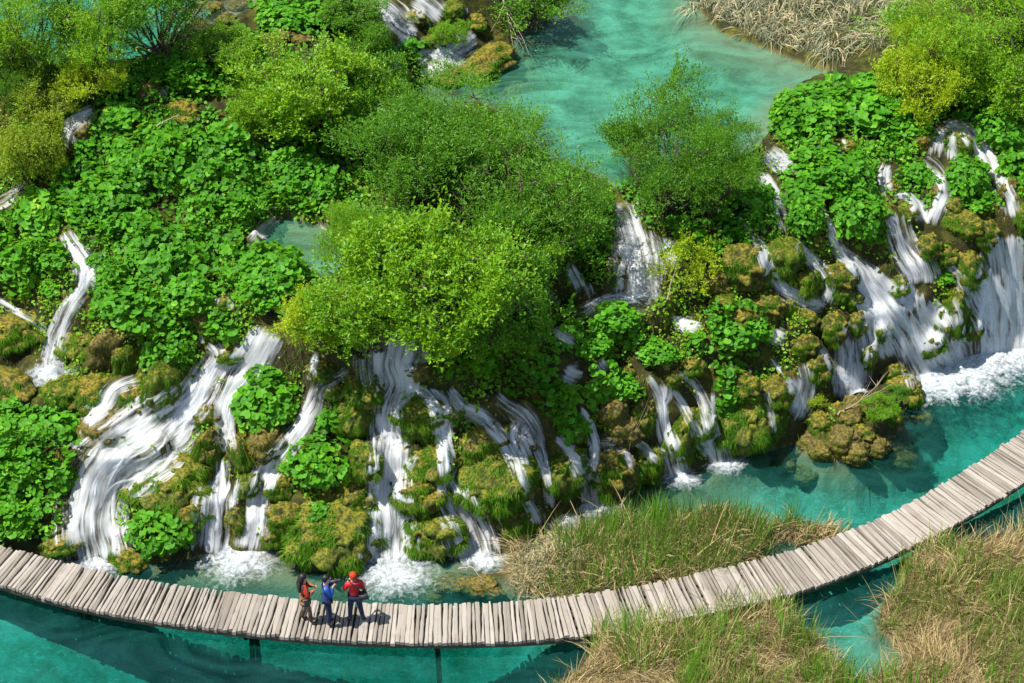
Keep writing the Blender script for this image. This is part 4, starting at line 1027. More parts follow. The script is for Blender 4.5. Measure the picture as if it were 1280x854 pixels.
# col, row, half width, half height of the crown; kind, leaf, label
SHRUBS = [
 (560,345,112,84,'dense','bright_leaf','biggest bright green shrub bulging over the middle of the slope'),
 (470,385,86,58,'dense','bright_leaf','low yellow-green shrub leaning over the head of the central column'),
 (400,392,52,42,'dense','yellow_leaf','yellow willow clump hanging beside the small green pool'),
 (445,315,56,44,'feather','bright_leaf','pale feathery willow at the rim of the small green pool'),
 (640,250,110,74,'feather','willow_leaf','wide feathery willow behind the biggest bright shrub'),
 (520,215,100,70,'feather','willow_leaf','feathery green willow left of the wide one, above the biggest shrub'),
 (575,165,92,56,'feather','willow_leaf','feathery willow leaning over the edge of the upper lake'),
 (690,290,64,56,'dense','willow_leaf','dark green shrub between the feathery willow and the upper curtain fall'),
 (610,385,78,62,'dense','willow_leaf','dark shaded shrub tucked below the right side of the biggest shrub'),
 (850,160,78,64,'airy','willow_leaf','airy thin willow standing before the upper lake'),
 (835,210,84,66,'feather','willow_leaf','olive green willow above the upper curtain fall'),
 (890,232,60,50,'feather','willow_leaf','leafy willow beside the outlet of the upper lake'),
 (1210,48,112,74,'feather','bright_leaf','large light green willow at the upper corner above the leaf bank'),
 (1260,100,70,56,'dense','bright_leaf','bushy willow below the large corner willow, at the photo edge'),
 (1160,105,56,46,'dense','yellow_leaf','yellow-green bush beside the dry sedge island'),
 (385,105,88,62,'dense','bright_leaf','bright green bush on the upper slope left of the lake willows'),
 (455,130,62,56,'dense','willow_leaf','dark green bush next to the bright bush on the upper slope'),
 (330,135,46,40,'dense','bright_leaf','small light green bush at the side of the leaf carpet'),
 (30,45,80,70,'light','bright_leaf','thin yellow-green willow with bare stems at the far lake'),
 (112,42,86,66,'light','bright_leaf','airy willow with dark stems before the turquoise far lake'),
 (195,32,84,58,'light','willow_leaf','airy green willow at the end of the far lake'),
 (115,100,44,30,'dense','yellow_leaf','bright yellow bush below the airy willows'),
 (30,190,52,44,'dense','olive_leaf','olive-yellow bush beside the frothy spring'),
 (60,130,46,34,'dense','olive_leaf','dry-looking olive bush above the frothy spring'),
 (22,110,42,40,'feather','willow_leaf','green willow bush at the photo edge under the far lake willows'),
 (858,342,38,40,'sapling','yellow_leaf','small yellow sapling growing out of the mossy steps'),
 (655,8,56,34,'dense','willow_leaf','dark overhanging bush beside the top edge rapids'),
 (440,10,44,24,'dense','willow_leaf','leafy bush left of the top edge rapids'),
 (560,40,26,14,'dense','bright_leaf','little bright bush between the top edge rapids'),
 (500,300,54,40,'dense','willow_leaf','green bush wedged between the pale feathery willow and the feathery willows'),
 (735,262,40,34,'feather','willow_leaf','small feathery bush on the lip left of the upper curtain fall'),
 (650,330,52,44,'dense','bright_leaf','bright bush at the dark side of the biggest shrub'),
 (490,150,44,38,'feather','bright_leaf','light feathery bush where the bright bush meets the lake willows'),
 (800,195,40,44,'light','bright_leaf','thin light green bush at the front of the airy lake willow'),
 (905,185,44,40,'light','willow_leaf','thin bush at the lake side of the outlet willow'),
 (275,62,40,26,'dense','bright_leaf','green bush below the end of the far lake'),
 (5,70,46,40,'light','yellow_leaf','yellowish thin willow at the photo\'s upper corner'),
 (1150,70,44,40,'feather','yellow_leaf','yellow-green feathery willow next to the dry sedge island'),
 (1275,20,54,46,'light','bright_leaf','light willow top in the upper corner above the leaf bank'),
 (1098,512,24,17,'dense','bright_leaf','low fresh green bush on the top of the rocky islet'),
 (1120,494,15,11,'dense','willow_leaf','small green bush at the high end of the rocky islet'),
 (1022,505,12,16,'sapling','yellow_leaf','thin yellow-green sapling beside the rocky islet'),
 (455,45,34,22,'dense','willow_leaf','dark leafy bush below the top edge rapids'),
]
for i, (px, py, rx, ry, kind, mat, lab) in enumerate(SHRUBS):
    c0 = cast(px, py + ry * .5, .3)[0]; m = mpp(c0); R = rx * m
    h = min(R * .75, 1.3)
    c = cast(px, py, h)[0]; m = mpp(c); R = rx * m / 1.08; Rz = min(R * 1.1, ry * m / .95)
    o = empty('willow_shrub' if kind != 'sapling' else 'sapling', c + np.array([0, 0, h - Rz]), random.uniform(0, 6.28))
    tag(o, lab, 'shrub' if kind != 'sapling' else 'sapling', 'willow shrubs on the terraces' if kind != 'sapling' else None)
    cm, sm = shrub_mesh(kind, i, mat)
    for nm, me in (('crown', cm), ('stems', sm)):
        p = bpy.data.objects.new(nm, me); link(p, o); p.location = (0, 0, Rz); p.scale = (R, R, Rz)

# ------------------------------------------------------------------ bare branches and drift wood
def branch(name, lab, cat, pts, r0, mat, twigs=5, seed=0, tw=.35):
    r_ = np.random.default_rng(seed); parts = []
    P = np.array([cast(a, b)[0] + np.array([0, 0, u]) for a, b, u in pts]); t = np.linspace(0, 1, len(P)); s = np.linspace(0, 1, 14)
    C = np.stack([np.interp(s, t, P[:, k]) for k in range(3)], 1) + r_.normal(0, .012, (14, 3)); parts.append(tube(C, r0, r0 * .3))
    L = np.linalg.norm(P[-1] - P[0])
    for k in range(twigs):
        a = C[r_.integers(2, 13)]; d = (C[-1] - C[0]) / L + r_.normal(0, .55, 3); parts.append(tube(limb(a, a + d * L * tw * r_.uniform(.5, 1), r_, 5), r0 * .45, r0 * .12, 4))
    V, F = merge(parts)
    tag(obj(name, mesh_np(name, V, F, M[mat], smooth=True)), lab, cat)
branch('bare_branch', 'bare grey branch sticking up from the mossy steps under the yellow sapling', 'branch', [(826,392,.05),(836,378,.25),(846,352,.9)], .025, 'pale_twig', 4, 1)
branch('dead_branches', 'tangle of pale dead branches lying across the rocky islet', 'branches', [(1046,528,.25),(1072,516,.35),(1098,498,.5)], .02, 'pale_twig', 12, 2, .6)
branch('drift_branch', 'pale branch sunk in the shallow pool right of the walkers', 'branch', [(572,720,.25),(590,724,.4),(606,742,.35)], .022, 'pale_twig', 1, 3)
branch('fallen_branch', 'brown fallen branch lying below the leafy mound near the broad cascade', 'branch', [(176,734,.1),(205,722,.2),(238,708,.15)], .03, 'bark', 5, 4)
branch('fallen_stick', 'thin pale stick lying across the big leaf carpet', 'stick', [(198,176,.45),(212,170,.5),(226,164,.5)], .022, 'pale_twig', 1, 5)
branch('hanging_roots', 'bunch of bare twigs drooping from the dark bush into the upper lake', 'twigs', [(620,10,.9),(634,36,.6),(642,66,.1)], .03, 'pale_twig', 16, 6, .55)
branch('dead_reed_stalk', 'bent dead reed stalk leaning over the water by the joined strands', 'reed stalk', [(752,668,.15),(786,642,.7),(812,610,.5)], .014, 'pale_twig', 2, 7, .3)
branch('dead_reed_stalk', 'bundle of upright dead reed stalks before the rounded knob', 'reed stalks', [(775,650,.1),(783,620,.7),(786,578,.9)], .012, 'pale_twig', 4, 8, .6)
branch('drift_branch', 'bare branch trailing into the bay below the rocky islet', 'branch', [(1064,566,.1),(1082,582,.1),(1096,600,.05)], .02, 'pale_twig', 9, 9, .5)

# ------------------------------------------------------------------ reeds, straw and sedge
def reed_patch(poly, n, mat, hgt, wid, lean, droop, seed, zlev=.15, edge=0., clump=.0, dirv=(0, 0), minz=-.25):
    r_ = np.random.default_rng(seed); wp = np.array(wpoly(poly, zlev)); a = wp.min(0) - .3; b = wp.max(0) + .3
    P = r_.uniform(a, b, (int(n * 2.2), 2)); sd = in_poly(P[:, 0], P[:, 1], wp) + edge - .12 + 1.7 * fbm2(P[:, 0] * .8, P[:, 1] * .8, 57, 4) + .4 * fbm2(P[:, 0] * 2.4, P[:, 1] * 2.4, seed, 2)
    k = (sd > 0) & (fbm2(P[:, 0] * .7 + 3, P[:, 1] * .7, seed + 1, 3) > clump - .3) & (H(P[:, 0], P[:, 1]) > minz); P = P[k][:n]; n = len(P)
    z = H(P[:, 0], P[:, 1]) - .03; P = np.stack([P[:, 0], P[:, 1], z], 1)
    f = fbm2(P[:, 0] * .8, P[:, 1] * .8, seed + 7, 3) * 3.0
    D = np.stack([np.cos(f * 4) * lean, np.sin(f * 4) * lean, np.ones(n)], 1) + r_.normal(0, lean * .8, (n, 3)) + np.array([*dirv, 0]); D[:, 2] = np.abs(D[:, 2]) * .9 + .1; D /= np.linalg.norm(D, axis=1, keepdims=True)
    S = np.cross(D, np.stack([np.cos(f * 9), np.sin(f * 9) - .6, 0 * f], 1) + r_.normal(0, .5, (n, 3))); S /= np.linalg.norm(S, axis=1, keepdims=True) + 1e-9
    return strips(P, D, S, r_.uniform(hgt[0], hgt[1], n), r_.uniform(wid[0], wid[1], n), droop, 3)
def reeds(name, lab, cat, poly, n, mat, *a, **k):
    V, F = reed_patch(poly, n, mat, *a, **k)
    tag(obj(name, mesh_np(name, V, F, M[mat])), lab, cat, kind='stuff')
BK = BANKS
ISL_L = [(628,750),(622,708),(650,682),(700,690),(730,715),(728,752)]
ISL_M = [(690,748),(672,690),(730,668),(800,650),(900,640),(990,634),(1000,668),(900,705),(800,736)]
reeds('straw', 'flattened pale straw on the reed island behind the boardwalk', 'straw', BK['island'], 6500, 'dry_blade', (.3, .95), (.018, .034), .60, .40, 201)
reeds('sedge', 'grey-green drooping sedge at the tip of the reed island', 'sedge', ISL_L, 2400, 'sedge_blade', (.4, .85), (.024, .04), .5, .65, 202)
reeds('reeds', 'upright green reeds on the island behind the boardwalk', 'reeds', ISL_M, 2400, 'reed_blade', (.5, 1.2), (.018, .034), .20, .10, 203, edge=.3, clump=.20, minz=-.5)
reeds('undergrowth', 'low leafy growth on the reed island', 'undergrowth', BK['island'], 4200, 'moss_green', (.12, .35), (.02, .045), .6, .4, 204, clump=.22)
for key, n, sd_, lab in (('island', 70, 301, 'long pale dead stalks leaning out of the reed island'), ('front', 110, 302, 'long pale dead stalks on the near bank left of the inlet'), ('right', 170, 303, 'long pale dead stalks on the near right bank')):
    reeds('dead_stalks', lab, 'stalks', BK[key], n, 'dry_blade', (1.0, 1.9), (.022, .034), .65, .22, sd_, edge=.3, minz=-.6)
reeds('straw', 'flattened straw on the near bank left of the inlet', 'straw', BK['front'], 8000, 'dry_blade', (.4, 1.15), (.016, .030), .55, .38, 205)
reeds('reeds', 'green reeds on the near bank left of the inlet', 'reeds', BK['front'], 4200, 'reed_blade', (.5, 1.2), (.018, .034), .22, .12, 206, edge=.25, clump=.18, minz=-.5)
reeds('straw', 'tangled straw on the near right bank before the boardwalk', 'straw', BK['right'], 14000, 'dry_blade', (.4, 1.15), (.016, .030), .55, .40, 207)
reeds('reeds', 'green reeds on the near right bank before the boardwalk', 'reeds', BK['right'], 5600, 'reed_blade', (.5, 1.2), (.018, .034), .22, .12, 208, edge=.2, clump=.17)
reeds('undergrowth', 'dark low growth among the straw of the near banks', 'undergrowth', [(735,800),(860,780),(1010,790),(1120,740),(1300,660),(1420,660),(1420,980),(700,980)], 9000, 'moss_strand', (.12, .4), (.02, .04), .7, .4, 209, clump=.2, minz=.1)
TOPI = [(856,-60),(862,8),(900,26),(940,34),(962,56),(1010,74),(1056,80),(1096,84),(1124,70),(1140,0),(1140,-80)]
reeds('sedge', 'dry drooping sedge island at the head of the upper lake', 'sedge', TOPI, 7500, 'sedge_blade', (.6, 1.3), (.026, .046), .55, .8, 210, zlev=4.6, dirv=(-.12, -.3), minz=4.3)
# ------------------------------------------------------------------ boardwalk
ZD = .48
TOP = [(-160,640),(-60,668),(0,683),(43,692),(123,716),(213,732),(300,743),(427,755),(560,757),(640,753),(727,744),(853,724),(933,702),(1033,677),(1093,652),(1140,629),(1186,602),(1236,571),(1280,541),(1400,455)]
BOT = [(-170,676),(-60,708),(0,729),(57,746),(140,766),(213,777),(300,788),(427,799),(560,802),(614,801),(710,796),(760,787),(854,771),(986,742),(1063,714),(1130,686),(1186,657),(1236,629),(1280,600),(1420,505)]
T3 = at_z(*np.array(TOP, float).T, ZD)[:, :2]; B3 = at_z(*np.array(BOT, float).T, ZD)[:, :2]
def resample(P, n):
    P = catmull(P, .05); s = np.concatenate([[0], np.cumsum(np.hypot(*np.diff(P, axis=0).T))]); q = np.linspace(0, s[-1], n)
    return np.stack([np.interp(q, s, P[:, k]) for k in (0, 1)], 1)
b_ = resample(B3, 600)
for _ in range(3):
    b_ = np.stack([np.convolve(np.pad(b_[:, k], 12, 'reflect', reflect_type='odd'), np.ones(25) / 25, 'valid') for k in (0, 1)], 1)
tg = np.gradient(b_, axis=0); tg /= np.linalg.norm(tg, axis=1, keepdims=True); nr_ = np.stack([-tg[:, 1], tg[:, 0]], 1)
t_all = resample(T3, 3000)
wid = np.array([np.min(np.linalg.norm(t_all - p, axis=1)) for p in b_]); WID = float(np.median(wid[60:-60]))
print('deck width', WID, wid[::60])
wid = np.convolve(np.pad(wid, 30, 'edge'), np.ones(61) / 61, 'valid')
t_ = b_ + nr_ * wid[:, None]
arc = np.concatenate([[0], np.cumsum(np.linalg.norm(np.diff(b_, axis=0), axis=1))])
walk = empty('boardwalk', (float(b_[300, 0]), float(b_[300, 1]), 0))
tag(walk, 'curved weathered plank boardwalk crossing the turquoise lake below the falls', 'boardwalk')
wo = np.array([b_[300, 0], b_[300, 1], 0])
r_ = np.random.default_rng(300)
def at_arc(s): return np.array([np.interp(s, arc, b_[:, k]) for k in (0, 1)]), np.array([np.interp(s, arc, t_[:, k]) for k in (0, 1)])
V, F, UV, off, s = [], [], [], 0, .05
NX = 9
while s < arc[-1] - .3:
    w_ = float(np.clip(r_.normal(.082, .012), .055, .11)); gap = r_.uniform(.012, .030)
    a0, a1 = at_arc(s); c0, c1 = at_arc(s + w_)
    e0 = r_.normal(.05, .020); e1 = r_.normal(.05, .02); sk = r_.normal(0, .012); zt = r_.normal(0, .008); roll = r_.normal(0, .006)
    d = (a1 - a0) / np.linalg.norm(a1 - a0); tdir = (c0 - a0) / np.linalg.norm(c0 - a0)
    u = np.linspace(0, 1, NX)
    wob0 = np.cumsum(r_.normal(0, .006, NX)); wob1 = np.cumsum(r_.normal(0, .006, NX))
    L0 = a0 - d * e0; L1 = a1 + d * e1; R0 = c0 - d * (e0 + r_.normal(0, .01)); R1 = c1 + d * (e1 + r_.normal(0, .01))
    A = L0 + (L1 - L0) * u[:, None] + tdir * (wob0 + sk * u)[:, None]; Bq = R0 + (R1 - R0) * u[:, None] + tdir * (wob1 + sk * u)[:, None]
    Mq = (A + Bq) / 2; crown = .012; thick = .085
    z0 = ZD + zt
    rows = [np.c_[A, np.full(NX, z0 - thick)], np.c_[A, np.full(NX, z0 - .012 + roll)], np.c_[A + (Bq - A) * .18, np.full(NX, z0 + roll * .6)], np.c_[A + (Bq - A) * .82, np.full(NX, z0 - roll * .6)], np.c_[Bq, np.full(NX, z0 - .012 - roll)], np.c_[Bq, np.full(NX, z0 - thick)]]
    G = np.stack(rows, 0); k = 6
    V.append(G.reshape(-1, 3)); i, j = np.meshgrid(np.arange(k), np.arange(NX - 1), indexing='ij'); i = i.ravel(); j = j.ravel()
    F.append(off + np.stack([i * NX + j, ((i + 1) % k) * NX + j, ((i + 1) % k) * NX + j + 1, i * NX + j + 1], 1))
    UV.append(np.stack([np.tile(u * WID, k), np.repeat(np.array([0, .03, .06, .2, .23, .26]), NX) + s], 1))
    ends = off + np.array([[0, NX, 4 * NX, 5 * NX], [NX, 2 * NX, 3 * NX, 4 * NX]]); F.append(ends); F.append(ends[:, ::-1] + NX - 1)
    off += 6 * NX; s += w_ + gap
V = np.vstack(V) - wo; UV = np.vstack(UV)
me = mesh_np('plank_deck', V, np.vstack(F), M['weathered_wood'])
uvl = me.uv_layers.new(name='UVMap'); li = np.empty(len(me.loops), np.int32); me.loops.foreach_get('vertex_index', li); uvl.data.foreach_set('uv', UV[li].astype(np.float32).ravel())
obj('plank_deck', me, walk)
def box_path(P, z0, z1, hw):
    T = np.gradient(P, axis=0); T /= np.linalg.norm(T, axis=1, keepdims=True); N_ = np.stack([-T[:, 1], T[:, 0]], 1); n = len(P)
    R = np.stack([np.c_[P - N_ * hw, np.full(n, z0)], np.c_[P + N_ * hw, np.full(n, z0)], np.c_[P + N_ * hw, np.full(n, z1)], np.c_[P - N_ * hw, np.full(n, z1)]], 0)
    i, j = np.meshgrid(np.arange(4), np.arange(n - 1), indexing='ij'); i = i.ravel(); j = j.ravel()
    return R.reshape(-1, 3), np.stack([i * n + j, ((i + 1) % 4) * n + j, ((i + 1) % 4) * n + j + 1, i * n + j + 1], 1)
for fr in (.1, .37, .63, .9):
    P = (b_ + (t_ - b_) * fr)[::6]
    v, f = box_path(P, ZD - .24, ZD - .088, .11); obj('beam', mesh_np('beam', v - wo, f, M['dark_timber']), walk)
s = 1.0
while s < arc[-1] - 1:
    a0, a1 = at_arc(s); d = (a1 - a0) / np.linalg.norm(a1 - a0)
    v, f = tube(np.array([[*(a0 + d * .06), ZD - .31], [*(a1 - d * .06), ZD - .31]]), .07, .07, 8); obj('crossbeam', mesh_np('crossbeam', v - wo, f, M['dark_timber'], True), walk)
    for q in (a0 + d * .62, a1 - d * .12):
        zb = float(H(np.array([q[0]]), np.array([q[1]]))[0]) - .2
        if zb > ZD - .5: zb = ZD - .6
        v, f = tube(limb((q[0], q[1], zb), (q[0], q[1], ZD - .2), r_, 6, .03), .065, .06, 9); obj('post', mesh_np('post', v - wo, f, M['mossy_post'], True), walk)
    s += 4.4
# ------------------------------------------------------------------ the three walkers
plain('skin', (.50, .30, .21), .55, .35, .06)
plain('black_hair', (.012, .010, .009), .5, .4, .3, 40)
plain('blue_jacket', (.010, .055, .26), .6, .35, .25, 14)
plain('dark_denim', (.020, .030, .065), .85, .2, .3, 30)
plain('red_jacket', (.50, .014, .020), .55, .35, .15, 14)
plain('orange_cap', (.34, .045, .012), .8, .2, .25, 40)
plain('brown_boot', (.060, .032, .018), .6, .35, .3, 20)
plain('black_bag', (.022, .024, .030), .6, .35, .3, 20)
plain('black_shoe', (.015, .015, .018), .6, .35, .3, 20)
plain('white_cloth', (.72, .70, .66), .8, .2, .1)
plain('grey_tights', (.16, .11, .085), .8, .2, .2)
plain('eye_dark', (.015, .012, .010), .3, .5, .1)
def pattern_mat(name, a, b, c):
    t = NT(name); p = t.coord()
    v = t.n('ShaderNodeTexVoronoi'); v.inputs['Scale'].default_value = 9; t.l(p, v.inputs['Vector'])
    r = t.ramp(t.sep(v.outputs['Color'])[0], [(0, a), (.36, b), (.68, c)], 'CONSTANT')
    M[name] = t.done(t.bsdf(r, .8, None, .2))
pattern_mat('orange_pattern', (.60, .11, .02), (.030, .030, .028), (.52, .045, .03))
pattern_mat('skirt_pattern', (.10, .10, .045), (.42, .17, .03), (.05, .06, .07))

def skin_mesh(name, nodes, edges, mat, parent, sub=2, root=0):
    """grow one continuous surface over a skeleton: nodes {key: (x, y, z, rx[, ry])}"""
    keys = list(nodes); idx = {k: i for i, k in enumerate(keys)}
    me = bpy.data.meshes.new(name)
    me.from_pydata([nodes[k][:3] for k in keys], [(idx[a], idx[b]) for a, b in edges], [])
    o = bpy.data.objects.new(name, me); COL.objects.link(o)
    sk = o.modifiers.new('Skin', 'SKIN'); sk.use_smooth_shade = True; sk.branch_smoothing = .3
    if not me.skin_vertices: bpy.context.view_layer.objects.active = o
    if not me.skin_vertices:
        bm = bmesh.new(); bm.from_mesh(me); bm.verts.layers.skin.verify(); bm.to_mesh(me); bm.free()
    lay = me.skin_vertices[0].data
    for k in keys:
        n = nodes[k]; lay[idx[k]].radius = (n[3], n[4] if len(n) > 4 else n[3]); lay[idx[k]].use_root = (idx[k] == root)
    ss = o.modifiers.new('Sub', 'SUBSURF'); ss.levels = sub; ss.render_levels = sub
    dg = bpy.context.evaluated_depsgraph_get(); ev = o.evaluated_get(dg)
    new = bpy.data.meshes.new_from_object(ev); new.name = name; new.materials.clear(); new.materials.append(mat)
    new.polygons.foreach_set('use_smooth', np.ones(len(new.polygons), bool))
    o.modifiers.clear(); o.data = new; bpy.data.meshes.remove(me); o.parent = parent
    return o

def hand_nodes(N, E, side, wrist, d, palm_n, curl=.5):
    """palm, four unequal bent fingers and a thumb, continuing the forearm"""
    w = Vector(wrist); d = Vector(d).normalized(); pn = Vector(palm_n).normalized(); s = d.cross(pn).normalized()
    pk = 'palm' + side; p = w + d * .055
    N[pk] = (*p, .026, .014); E.append(('wrist' + side, pk))
    for i, (off, L) in enumerate([(-.027, .062), (-.009, .072), (.009, .068), (.027, .052)]):
        a = p + d * .035 + s * off; b = a + d * L * .5 - pn * 0; c = b + (d * (1 - curl) + pn * curl).normalized() * L * .5
        k = f'f{i}{side}'; N[k + 'a'] = (*a, .0095); N[k + 'b'] = (*b, .0085); N[k + 'c'] = (*c, .007)
        E += [(pk, k + 'a'), (k + 'a', k + 'b'), (k + 'b', k + 'c')]
    a = p - s * .034 + d * -.01; b = a - s * .018 + d * .035 + pn * .012
    N['t' + side + 'a'] = (*a, .011); N['t' + side + 'b'] = (*b, .0085); E += [(pk, 't' + side + 'a'), ('t' + side + 'a', 't' + side + 'b')]

def figure(P):
    """skeleton of a standing adult; P overrides joints. x right, y forward, z up"""
    J = dict(pelvis=(0, 0, .93), belly=(0, .005, 1.07), chest=(0, 0, 1.25), collar=(0, -.01, 1.40), neck=(0, .01, 1.475),
             shL=(-.17, -.01, 1.385), shR=(.17, -.01, 1.385), elL=(-.22, -.03, 1.11), elR=(.22, -.03, 1.11), wristL=(-.22, .06, .88), wristR=(.22, .06, .88),
             hipL=(-.09, 0, .88), hipR=(.09, 0, .88), kneeL=(-.10, .03, .49), kneeR=(.10, .03, .49), ankL=(-.11, -.01, .09), ankR=(.11, -.01, .09), toeL=(-.13, .15, .035), toeR=(.13, .15, .035),
             chin=(0, .045, 1.545), skull=(0, .015, 1.615), crown=(0, .0, 1.665))
    J.update(P); return J
def body(J, parent, handdir, curl=.6):
    R = dict(pelvis=(.105, .08), belly=(.095, .07), chest=(.12, .085), collar=(.10, .07), neck=.052, shL=.06, shR=.06, elL=.040, elR=.040, wristL=.026, wristR=.026, hipL=.082, hipR=.082, kneeL=.055, kneeR=.055, ankL=.030, ankR=.030, toeL=.014, toeR=.014, chin=(.062, .066), skull=(.072, .086), crown=(.056, .066))
    N = {k: (*J[k], *(R[k] if isinstance(R[k], tuple) else (R[k],))) for k in R}
    hd = Vector(J['skull']); f = Vector(J['chin']) - Vector(J['neck']); f.z = 0; f = (f.normalized() if f.length > 1e-4 else Vector((0, 1, 0)))
    N['nose'] = (*(hd + f * .112 + Vector((0, 0, -.015))), .013)
    E = [('pelvis','belly'),('belly','chest'),('chest','collar'),('collar','neck'),('neck','chin'),('chin','skull'),('skull','crown'),('skull','nose'),
         ('collar','shL'),('shL','elL'),('elL','wristL'),('collar','shR'),('shR','elR'),('elR','wristR'),
         ('pelvis','hipL'),('hipL','kneeL'),('kneeL','ankL'),('ankL','toeL'),('pelvis','hipR'),('hipR','kneeR'),('kneeR','ankR'),('ankR','toeR')]
    r = f.cross(Vector((0, 0, 1)))
    for sgn, k in ((-1, 'earL'), (1, 'earR')):
        N[k] = (*(hd + r * sgn * .092 + Vector((0, 0, -.01))), .016); E.append(('skull', k))
    for sd in 'LR':
        d, pn = handdir[sd]; hand_nodes(N, E, sd, J['wrist' + sd], d, pn, curl)
    skin_mesh('body', N, E, M['skin'], parent)
    for sgn in (-1, 1):
        e = hd + f * .098 + r * sgn * .034 + Vector((0, 0, .012))
        bm = bmesh.new(); bmesh.ops.create_uvsphere(bm, u_segments=10, v_segments=8, radius=.012); m = bpy.data.meshes.new('eye'); bm.to_mesh(m); bm.free(); m.materials.append(M['eye_dark'])
        obj('eye', m, parent, e)
    return hd, f, r
def garment(name, J, parts, edges, mat, parent, root=0):
    N = {k: (*(J[k] if k in J else xyz), *r) for k, xyz, r in parts}
    return skin_mesh(name, N, edges, mat, parent, root=root)
def lerp3(a, b, t): return tuple(a[i] + (b[i] - a[i]) * t for i in range(3))
def jacket(J, mat, parent, name='jacket', hem=.86, hem_r=(.165, .125)):
    L = {'cuffL': lerp3(J['elL'], J['wristL'], .9), 'cuffR': lerp3(J['elR'], J['wristR'], .9), 'hem': (J['pelvis'][0], J['pelvis'][1], hem), **J}
    parts = [('chest', None, (.165, .125)), ('belly', None, (.150, .118)), ('hem', None, hem_r), ('collar', None, (.125, .095)), ('neckb', lerp3(J['collar'], J['neck'], .75), (.068, .068)),
             ('shL', None, (.085, .085)), ('elL', None, (.064, .064)), ('cuffL', None, (.048, .048)), ('shR', None, (.085, .085)), ('elR', None, (.064, .064)), ('cuffR', None, (.048, .048))]
    E = [('chest','belly'),('belly','hem'),('chest','collar'),('collar','neckb'),('collar','shL'),('shL','elL'),('elL','cuffL'),('collar','shR'),('shR','elR'),('elR','cuffR')]
    return garment(name, L, parts, E, mat, parent)
def trousers(J, mat, parent, r=(.105, .075, .058)):
    L = {'lowL': lerp3(J['kneeL'], J['ankL'], .92), 'lowR': lerp3(J['kneeR'], J['ankR'], .92), **J}
    parts = [('pelvis', None, (r[0] * 1.35, r[0] * 1.08))] + [p for s in 'LR' for p in (('hip' + s, None, (r[0], r[0])), ('knee' + s, None, (r[1], r[1])), ('low' + s, None, (r[2], r[2])))]
    E = [e for s in 'LR' for e in (('pelvis', 'hip' + s), ('hip' + s, 'knee' + s), ('knee' + s, 'low' + s))]
    return garment('trousers', L, parts, E, mat, parent)
def shoes(J, mat, parent, high=.12, name='shoe', r=.055):
    for s in 'LR':
        a = J['ank' + s]; k = J['knee' + s]; t = J['toe' + s]; up = lerp3(a, k, high)
        L = {'up': up, 'heel': (a[0], a[1] - .01, .05), 'ball': lerp3((a[0], a[1], .045), (t[0], t[1], .04), .65), 'tip': (t[0], t[1], .034)}
        garment(name, L, [('heel', None, (.048, .048)), ('up', None, (r, r)), ('ball', None, (.046, .036)), ('tip', None, (.036, .028))], [('up', 'heel'), ('heel', 'ball'), ('ball', 'tip')], mat, parent)
def blob(name, parent, mat, chain, root=0):
    N = {str(i): c for i, c in enumerate(chain)}
    return skin_mesh(name, N, [(str(i), str(i + 1)) for i in range(len(chain) - 1)], mat, parent, root=root)

def ellipsoid(name, parent, mat, shapes, cut=None):
    bm = bmesh.new()
    for c, r in shapes:
        res = bmesh.ops.create_icosphere(bm, subdivisions=3, radius=1)
        for v in res['verts']: v.co = Vector((v.co.x * r[0] + c[0], v.co.y * r[1] + c[1], v.co.z * r[2] + c[2]))
    m = bpy.data.meshes.new(name); bm.to_mesh(m); bm.free(); m.materials.append(mat)
    m.polygons.foreach_set('use_smooth', np.ones(len(m.polygons), bool))
    return obj(name, m, parent)
def stand(px, py, rz, lab, sc=1.0):
    c = at_z(np.array(px), np.array(py), ZD + .006)
    o = empty('person', c, rz); o.scale = (sc,) * 3
    tag(o, lab, 'person', 'walkers on the boardwalk'); return o
HF = ((0, 1, .25), (0, 0, -1))
# woman with long dark hair: faces along the walkway, hands held together before her chest
o = stand(383, 777, rad(-78), 'person with long dark hair, orange patterned jacket and tall brown boots', .86)
J = figure(dict(elL=(-.24, .06, 1.12), wristL=(-.07, .27, 1.17), elR=(.24, .06, 1.13), wristR=(.08, .26, 1.20), kneeL=(-.09, .01, .49), ankL=(-.10, -.10, .09), toeL=(-.12, .06, .035), kneeR=(.10, .10, .49), ankR=(.11, .12, .09), toeR=(.14, .28, .035)))
hd, f, r = body(J, o, {'L': ((.7, .4, .35), (0, -.4, -1)), 'R': ((-.7, .4, .35), (0, -.4, -1))})
jacket(J, M['orange_pattern'], o, hem=.86, hem_r=(.165, .13))
L = {**J, 'w': (0, 0, .95), 'm': (0, .01, .80), 'h': (0, .02, .60)}
garment('skirt', L, [('w', None, (.165, .13)), ('m', None, (.20, .165)), ('h', None, (.215, .18))], [('w', 'm'), ('m', 'h')], M['skirt_pattern'], o)
trousers(J, M['grey_tights'], o, (.092, .062, .050)).name = 'tights'
shoes(J, M['brown_boot'], o, .80, 'boot', .068)
ellipsoid('hair', o, M['black_hair'], [((0, -.015, 1.645), (.100, .106, .092)), ((0, -.075, 1.53), (.125, .085, .16)), ((-.03, -.125, 1.36), (.115, .065, .17)), ((.05, -.125, 1.33), (.10, .06, .16)), ((0, -.13, 1.22), (.10, .05, .13))])
